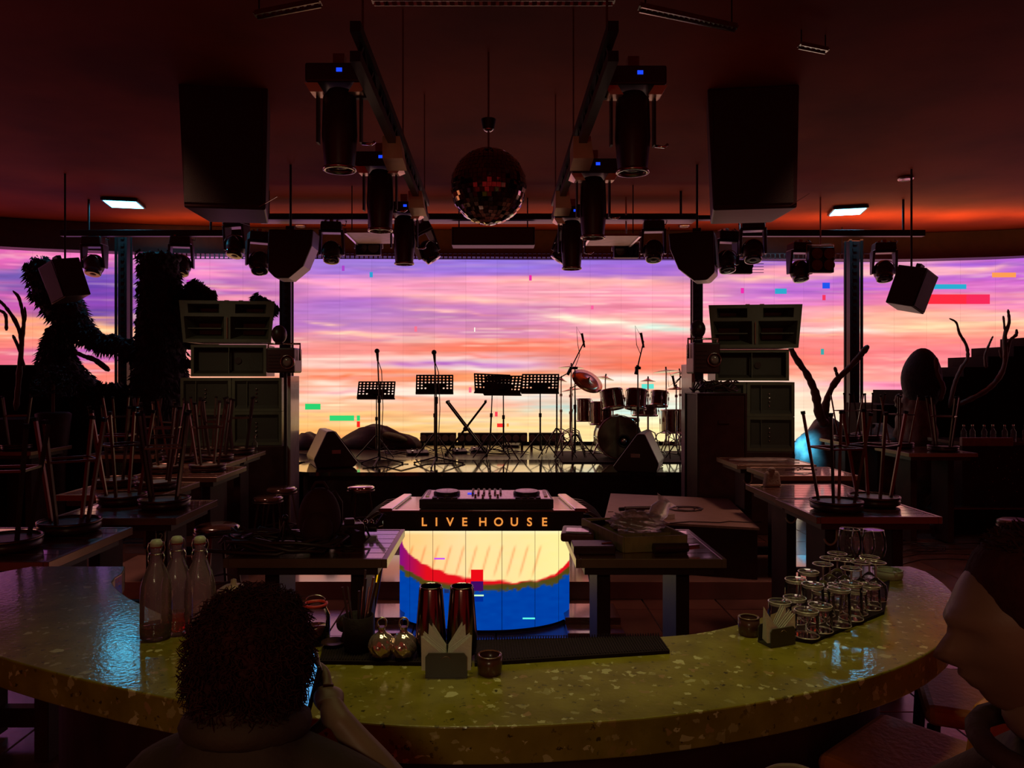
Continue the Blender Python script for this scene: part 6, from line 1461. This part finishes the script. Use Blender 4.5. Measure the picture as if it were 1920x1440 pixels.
GL = [(sh_,1462,1174,'upturned tumbler partly behind the pointed napkins'),(sh_,1490,1166,'upturned tumbler second from the napkins, back row'),
 (sh_,1512,1192,'upturned tumbler at the near corner of the mat'),(sh_,1538,1182,'upturned tumbler second along the near mat edge'),
 (sh_,1604,1150,'upturned tumbler farther along the near mat edge'),(sh_,1572,1140,'upturned tumbler in the middle of the mat'),
 (sh_,1630,1140,'upturned tumbler close to the far end of the near mat edge'),(sh_,1543,1152,'upturned tumbler hidden in the centre of the glasses'),
 (ta_,1492,1152,'tall upturned glass in the back row nearest the dark cup'),(ta_,1524,1163,'tallest looking upturned glass with pink gleam'),
 (ta_,1573,1172,'tall upturned glass along the near mat edge'),(ta_,1596,1160,'tall upturned glass next along the near mat edge'),
 (ta_,1516,1135,'tall upturned glass at the back behind the pink gleaming one'),
 (co_,1543,1128,'upturned stemmed glass in the back row, second from the tall glasses'),(co_,1556,1115,'upturned stemmed glass in the back row beneath the wine glass bowl'),
 (co_,1570,1104,'upturned stemmed glass farthest back by the table leg'),(co_,1596,1138,'upturned stemmed glass in the middle rows'),
 (co_,1614,1124,'upturned stemmed glass in front of the first wine glass'),(co_,1630,1112,'upturned stemmed glass in front of the second wine glass'),
 (co_,1642,1124,'upturned stemmed glass closest to the ashtray'),(co_,1584,1118,'upturned stemmed glass between the back rows'),
 (wi_,1593,1094,'upright wine glass with a wide clear bowl at the back'),(wi_,1638,1096,'upright wine glass nearest the ashtray'),(wi_,1618,1088,'upright wine glass seen between the other two')]
used = set()
for k_, px, py, lab in GL:
    p = on(px, py, GZ); o = k_ if id(k_) not in used else copy_tree(k_); used.add(id(k_))
    o.location = p; o.rotation_euler = (0,0,rng.uniform(0,6)); o['label'] = lab; o['group'] = 'drinking glasses on the black mat'
    if k_ is wi_: o.scale = (1.05,1.05,1.12 if px != 1618 else 1.05)

# ------------------------------------------------------------------ chairs and people
def chair(lab, x, y, rz, zs=.74):
    t = thing('bar_chair', lab, 'chair', (x,y,0), rz=rz, group='tan bar chairs at the counter')
    o = MB().box((0,0,zs-.035),(.46,.44,.07)).build('seat', M['orange'], t, bevel=.03, seg=3)
    MB().box((0,-.21,zs+.16),(.44,.05,.26),rx=R(8)).build('backrest', M['orange'], t, bevel=.02, seg=3)
    for sx in (-1,1):
        for sy in (-1,1): MB().bar((sx*.20,sy*.19,zs-.07),(sx*.23,sy*.22,0),.03).build('leg', M['black_metal'], t)
        MB().bar((sx*.19,-.20,zs-.02),(sx*.19,-.22,zs+.12),.025).build('back_post', M['black_metal'], t)
    MB().box((0,.215,.30),(.42,.02,.02)).build('footrest', M['steel'], t)
chair('tan leather bar chair beside the seated man, seat towards the counter', 1.30, 2.28, R(40), .74)
chair('second tan bar chair tucked behind the seated man', 1.80, 2.74, R(66), .74)

def skin_obj(name, V, E, Rr, mt, parent=None, sub=2, root=0):
    me = bpy.data.meshes.new(name); me.from_pydata([tuple(v) for v in V], E, []); me.update()
    o = bpy.data.objects.new(name, me); COL.objects.link(o); s_ = o.modifiers.new('skin','SKIN'); s_.use_smooth_shade = True
    for i, r in enumerate(Rr):
        sv = me.skin_vertices[0].data[i]; sv.radius = (r, r) if not isinstance(r, tuple) else r; sv.use_root = (i == root)
    u = o.modifiers.new('sub','SUBSURF'); u.levels = sub; u.render_levels = sub
    dg = bpy.context.evaluated_depsgraph_get(); dg.update(); m2 = bpy.data.meshes.new_from_object(o.evaluated_get(dg)); bpy.data.objects.remove(o)
    m2.name = name; m2.materials.clear(); m2.materials.append(mt)
    for p in m2.polygons: p.use_smooth = True
    return link(name, m2, parent)
def head_mesh(name, parent, loc, rot, mt, s_=1.0):
    # face looks to -y in local coordinates; loc is the head centre
    def fn(d):
        x, y, z = d; q_ = 1.0
        q_ += .0
        return q_
    n, m_ = 48, 36; b = MB(); vs = []
    for k_ in range(m_+1):
        ph = PI*k_/m_-PI/2
        for i in range(n):
            a = 2*PI*i/n; d = Vector((math.cos(ph)*math.sin(a), -math.cos(ph)*math.cos(a), math.sin(ph)))
            x, y, z = d.x*.076, d.y*.098, d.z*.118
            if z < 0: x *= 1-.42*(-z/.118)**1.4; y *= 1-.16*(-z/.118); 
            if y < 0 and z < -.03: y -= .010*math.exp(-((z+.095)/.022)**2)*math.exp(-(x/.03)**2)          # chin
            if y > 0 and z < 0: y *= 1-.25*(-z/.118)
            if y < 0:
                y += .006*math.exp(-(x/.02)**2)*math.exp(-((z-.014)/.010)**2)
                y -= .032*math.exp(-(x/.013)**2)*(math.exp(-((z+.022)/.016)**2))+.014*math.exp(-(x/.009)**2)*math.exp(-((z-.004)/.022)**2)  # nose
                y += .010*(math.exp(-((abs(x)-.032)/.015)**2))*math.exp(-((z-.008)/.012)**2)                 # eye sockets
                y -= .009*math.exp(-((z-.032)/.010)**2)*math.exp(-(x/.05)**2)                                 # brow
                y -= .013*math.exp(-(x/.024)**2)*(math.exp(-((z+.050)/.006)**2)+math.exp(-((z+.063)/.007)**2)) # lips
            vs.append((x*s_,y*s_,z*s_))
    fs = [(k_*n+i,k_*n+(i+1)%n,(k_+1)*n+(i+1)%n,(k_+1)*n+i) for k_ in range(m_) for i in range(n)]
    b.add(vs, fs, True)
    for sx in (-1,1):  # ears
        b.ball((sx*.078*s_,.008,-.004),(.010,.020,.032),12,10,rot=Euler((R(-10),0,sx*R(20))).to_matrix()); b.tube([(sx*.084*s_,.008+.016*math.cos(R(a)),-.004+.026*math.sin(R(a))) for a in range(-60,200,26)],.0045,5)
    o = b.build(name, mt, parent); o.location = loc; o.rotation_euler = rot
    return o
def hand(name, parent, wrist, palm_dir, normal, mt, curl=.9, s_=1.0, side=1, thumb_dir=None):
    d = Vector(palm_dir).normalized(); nn = Vector(normal); nn = (nn-d*nn.dot(d)).normalized(); u = d.cross(nn)*side
    w = Vector(wrist); V = [w, w+d*.04*s_, w+d*.075*s_]; E = [(0,1),(1,2)]; Rr = [(.024,.018),(.030,.017),(.034,.014)]
    V = [v for v in V]; 
    for i, (off, L) in enumerate(((-.030,.078),(-.010,.086),(.011,.080),(.030,.064))):
        base = len(V); p = w+d*.055*s_+u*off*.6*s_; V.append(p); Rr.append(.010); E.append((1,base)); q_ = w+d*.088*s_+u*off*s_; ang = 0; dd = d
        V.append(q_); Rr.append(.0095); E.append((base,base+1)); prev = base+1
        for j, f in enumerate((.45,.32,.23)):
            ang += curl*(.5 if j == 0 else .75); dd = d*math.cos(ang)+nn*math.sin(ang); q_ = q_+dd*L*f*s_; V.append(q_); Rr.append((.0088,.0080,.0068)[j]); E.append((prev,len(V)-1)); prev = len(V)-1
    td = Vector(thumb_dir).normalized() if thumb_dir else (d*.6-u*.8+nn*.35).normalized()
    base = len(V); q_ = w+d*.022*s_-u*.022*s_; V.append(q_); Rr.append(.014); E.append((0,base)); prev = base
    for L, r in ((.036,.0115),(.032,.0105),(.024,.008)): q_ = q_+td*L*s_; td = (td+nn*.18+d*.12).normalized(); V.append(q_); Rr.append(r); E.append((prev,len(V)-1)); prev = len(V)-1
    return V, E, Rr
def seated_body(parent, hx, hy, hz, face, seat_z, mt, arms, skin, lean=.06):
    """trunk, arms and legs as one surface; hx,hy,hz the head centre; face = yaw of where the person looks (0 = +y)."""
    f = Vector((math.sin(face), math.cos(face), 0)); r = Vector((f.y,-f.x,0)); c = Vector((hx,hy,hz))
    neck = c-Vector((0,0,.10))-f*.02; chest0 = neck-Vector((0,0,.10))-f*.02; chest = chest0-Vector((0,0,.16))+f*(-.02); waist = chest-Vector((0,0,.18))-f*.02; pel = Vector((waist.x,waist.y,seat_z+.10))-f*.02
    V = [pel, waist, chest, chest0, neck]; E = [(0,1),(1,2),(2,3),(3,4)]; Rr = [(.16,.12),(.14,.105),(.165,.11),(.10,.085),(.058,.058)]
    for s_ in (-1,1):
        b = len(V); sh = chest0+r*s_*.165-Vector((0,0,.03)); el, wr = arms[s_]
        V += [chest0+r*s_*.09-Vector((0,0,.015)), sh, sh.lerp(Vector(el),.5), Vector(el)]; Rr += [.075,.066,.054,.046]; E += [(3,b),(b,b+1),(b+1,b+2),(b+2,b+3)]
    for s_ in (-1,1):
        b = len(V); hp = pel+r*s_*.09-Vector((0,0,.02)); kn = hp+f*.38+r*s_*.05; an = kn-Vector((0,0,.42))-f*.06; ft = an+f*.13-Vector((0,0,.04))
        V += [hp,hp.lerp(kn,.5),kn,kn.lerp(an,.4),an,ft]; Rr += [.10,.085,.062,.056,.040,.035]; E += [(0,b),(b,b+1),(b+1,b+2),(b+2,b+3),(b+3,b+4),(b+4,b+5)]
    return skin_obj('clothed_body', V, E, Rr, mt, parent, 2, 0), chest0, r, f
# person with the phone
hp = at(476,1248,1.30); PX = hp
per = thing('person', 'person with short curly dark hair seen from behind, holding up a phone', 'person', (hp.x,hp.y,0)); og2 = Vector((hp.x,hp.y,0))
L0 = Vector((0,0,hp.z)); wristR = at(622,1330,1.36)-og2; elbR = at(765,1520,1.30)-og2
arms = {-1:((-.30,.05,1.02),None), 1:(tuple(elbR+Vector((-.0,-.0,-.0))),None)}
bod, ch0, rr_, ff_ = seated_body(per, 0, 0, hp.z+.045, R(4), .78, M['shirt'], {-1:((-.27,.16,hp.z-.42),None), 1:(tuple(elbR),None)}, M['skin'])
head_mesh('head', per, L0+Vector((0,.0,-.015)), (R(6),0,R(184)), M['skin'])
# neck and bare forearm + hand as one skin surface
phone_c = at(579,1300,1.43)-og2
V, E, Rr = hand('hand', per, wristR, (phone_c+Vector((.035,-.0,.01)))-wristR, (-.9,.3,.0), M['skin'], curl=.62, side=1, s_=.95)
b0 = len(V); V += [wristR.lerp(elbR,.25), wristR.lerp(elbR,.6), elbR]; Rr += [.026,.036,.040]; E += [(0,b0),(b0,b0+1),(b0+1,b0+2)]
skin_obj('forearm_and_hand', V, E, Rr, M['skin'], per, 2, 0)
skin_obj('neck', [L0+Vector((0,-.0,-.07)), L0+Vector((0,-.02,-.17))], [(0,1)], [.056,.062], M['skin'], per, 2, 0)
b = MB().tube([ch0+Vector((.085*math.cos(R(a)),.070*math.sin(R(a))+.01,.070-.012*math.sin(R(a)))) for a in range(0,360,20)],.026,10,closed=True); b.tube([ch0+Vector((.072*math.cos(R(a)),.062*math.sin(R(a))+.01,.100-.012*math.sin(R(a)))) for a in range(0,360,20)],.022,10,closed=True); b.build('collar', M['shirt'], per)
# curly hair: dense short curls over the skull
q = random.Random(12); b = MB(); SQ = lambda d: .93/(abs(d.x)**2.6+abs(d.y)**2.6+abs(d.z)**2.6)**(1/2.6)*(1-.10*max(0,-d.z-.2)); b.ball((0,-.006,.006),(.098,.106,.118),28,18,fn=lambda d:SQ(d)*(1+.05*math.sin(d.x*17+2)*math.sin(d.z*15)*math.cos(d.y*13)))
hc = b.build('hair', M['hair'], per, loc=tuple(L0+Vector((0,-.012,.014))))
b = MB()
for _ in range(2600):
    z = q.uniform(-.78,1); a = q.uniform(0,2*PI); rr = math.sqrt(max(0,1-z*z)); d = Vector((rr*math.cos(a), rr*math.sin(a), z))
    if d.y > .55 and z < .35: continue
    f_ = SQ(d); p = Vector((d.x*.098*f_, d.y*.106*f_-.006, d.z*.118*f_+.006)); x = d.orthogonal().normalized(); y = d.cross(x); pts = []; ph = q.uniform(0,6); R0 = q.uniform(.004,.008); L = q.uniform(.008,.024); w_ = q.choice((-1,1))
    for j in range(6): t_ = j/5; pts.append(p+d*L*t_+ (x*math.cos(ph+w_*t_*5)+y*math.sin(ph+w_*t_*5))*R0 - Vector((0,0,.006*t_)))
    b.tube(pts, [.0015,.0015,.0014,.0013,.001,.0005], 3, caps=False)
o = b.build('curls', M['hair'], hc); o['kind'] = 'stuff'
# phone
ph_ = thing('phone', 'smartphone held up beside the ear of the curly haired person', 'phone', phone_c+og2, rot=(R(-12),R(10),R(-70)))
MB().box((0,0,0),(.072,.009,.148)).build('case', M['black_plastic'], ph_, bevel=.006, seg=3); MB().box((0,-.0048,0),(.066,.0012,.140)).build('display', M['phone_on'], ph_)
MB().box((.022,.006,.052),(.022,.004,.030)).build('camera_bump', M['black_metal'], ph_, bevel=.002)
# bar stool below the person
def simple_stool(lab, x, y, z):
    t = thing('counter_stool', lab, 'stool', (x,y,0)); MB().lathe([(0,z),(.17,z),(.185,z-.02),(.18,z-.06),(0,z-.06)],28).build('seat', M['orange'], t); MB().cyl((0,0,.02),(0,0,z-.06),.03,n=14).build('column', M['steel'], t); MB().lathe([(.21,0),(.21,.01),(.03,.03)],28).build('base', M['steel'], t)
    MB().tube([(.15*math.cos(R(a)),.15*math.sin(R(a)),.3) for a in range(0,360,20)],.01,6,closed=True).build('foot_ring', M['steel'], t)
simple_stool('counter stool under the person with the phone', hp.x, hp.y-.04, .76)
# man seen in profile
hm = at(1922,1160,1.12); ogm = Vector((hm.x,hm.y,0))
man = thing('person', 'man with short dark hair in profile at the picture edge, dark jacket', 'person', (hm.x,hm.y,0))
LM = Vector((0,0,hm.z))
seated_body(man, 0, 0, hm.z-.055, R(-62), .80, M['coat'], {-1:((-.30,.05,hm.z-.44),None), 1:((.05,.34,hm.z-.46),None)}, M['skin'])
head_mesh('head', man, LM+Vector((0,0,-.02)), (R(8),0,R(-95)), M['skin'], 1.06)
skin_obj('neck', [LM+Vector((.01,-.0,-.08)), LM+Vector((.03,-.02,-.19))], [(0,1)], [.060,.068], M['skin'], man, 2, 0)
b = MB(); b.ball((0,0,0),(.094,.108,.108),32,20,fn=lambda d: 1+.012*math.sin(d.x*30)*math.sin(d.z*26))
hm_ = b.build('hair', M['hair'], man, loc=tuple(LM+Vector((.024,-.006,.036))), rot=(R(-14),0,R(-95)))
q = random.Random(14); b = MB()
for _ in range(1500):
    z = q.uniform(-.5,1); a = q.uniform(0,2*PI); rr = math.sqrt(max(0,1-z*z)); d = Vector((rr*math.cos(a), rr*math.sin(a), z))
    if d.y < -.25 and z < .45: continue
    p = Vector((d.x*.094, d.y*.108, d.z*.108)); e_ = (d+Vector((q.uniform(-.4,.4),q.uniform(-.4,.4),-.2))).normalized()
    e_ = (e_ - d*.75).normalized(); b.tube([p*.99, p+d*.001+e_*.005, p+d*.001+e_*.011], [.002,.0016,.0006], 3, caps=False)
o = b.build('hair_strands', M['hair'], hm_); o['kind'] = 'stuff'
b = MB().tube([LM+Vector((.02+.085*math.cos(R(a)),-.01+.08*math.sin(R(a)),-.185+.014*math.sin(R(a)))) for a in range(0,360,20)],.017,8,closed=True); b.build('collar', M['coat'], man)
for s_ in (-1,1):
    f = Vector((math.sin(R(-62)), math.cos(R(-62)),0)); r = Vector((f.y,-f.x,0))
V, E, Rr = hand('hand', man, Vector((-.14,.26,hm.z-.40)), (-.8,.25,.1), (0,0,-1), M['skin'], .5)
b0 = len(V); V += [Vector((-.06,.29,hm.z-.43)), Vector((.05,.34,hm.z-.46))]; Rr += [.030,.038]; E += [(0,b0),(b0,b0+1)]
skin_obj('forearm_and_hand', V, E, Rr, M['skin'], man, 2, 0)
V, E, Rr = hand('hand', man, Vector((-.42,.22,hm.z-.415)), (-.5,.8,.1), (0,0,-1), M['skin'], .5, side=-1)
b0 = len(V); V += [Vector((-.36,.13,hm.z-.43)), Vector((-.30,.05,hm.z-.44))]; Rr += [.030,.038]; E += [(0,b0),(b0,b0+1)]
skin_obj('forearm_and_hand', V, E, Rr, M['skin'], man, 2, 0)
simple_stool('counter stool under the man in profile', hm.x+.03, hm.y-.02, .78)
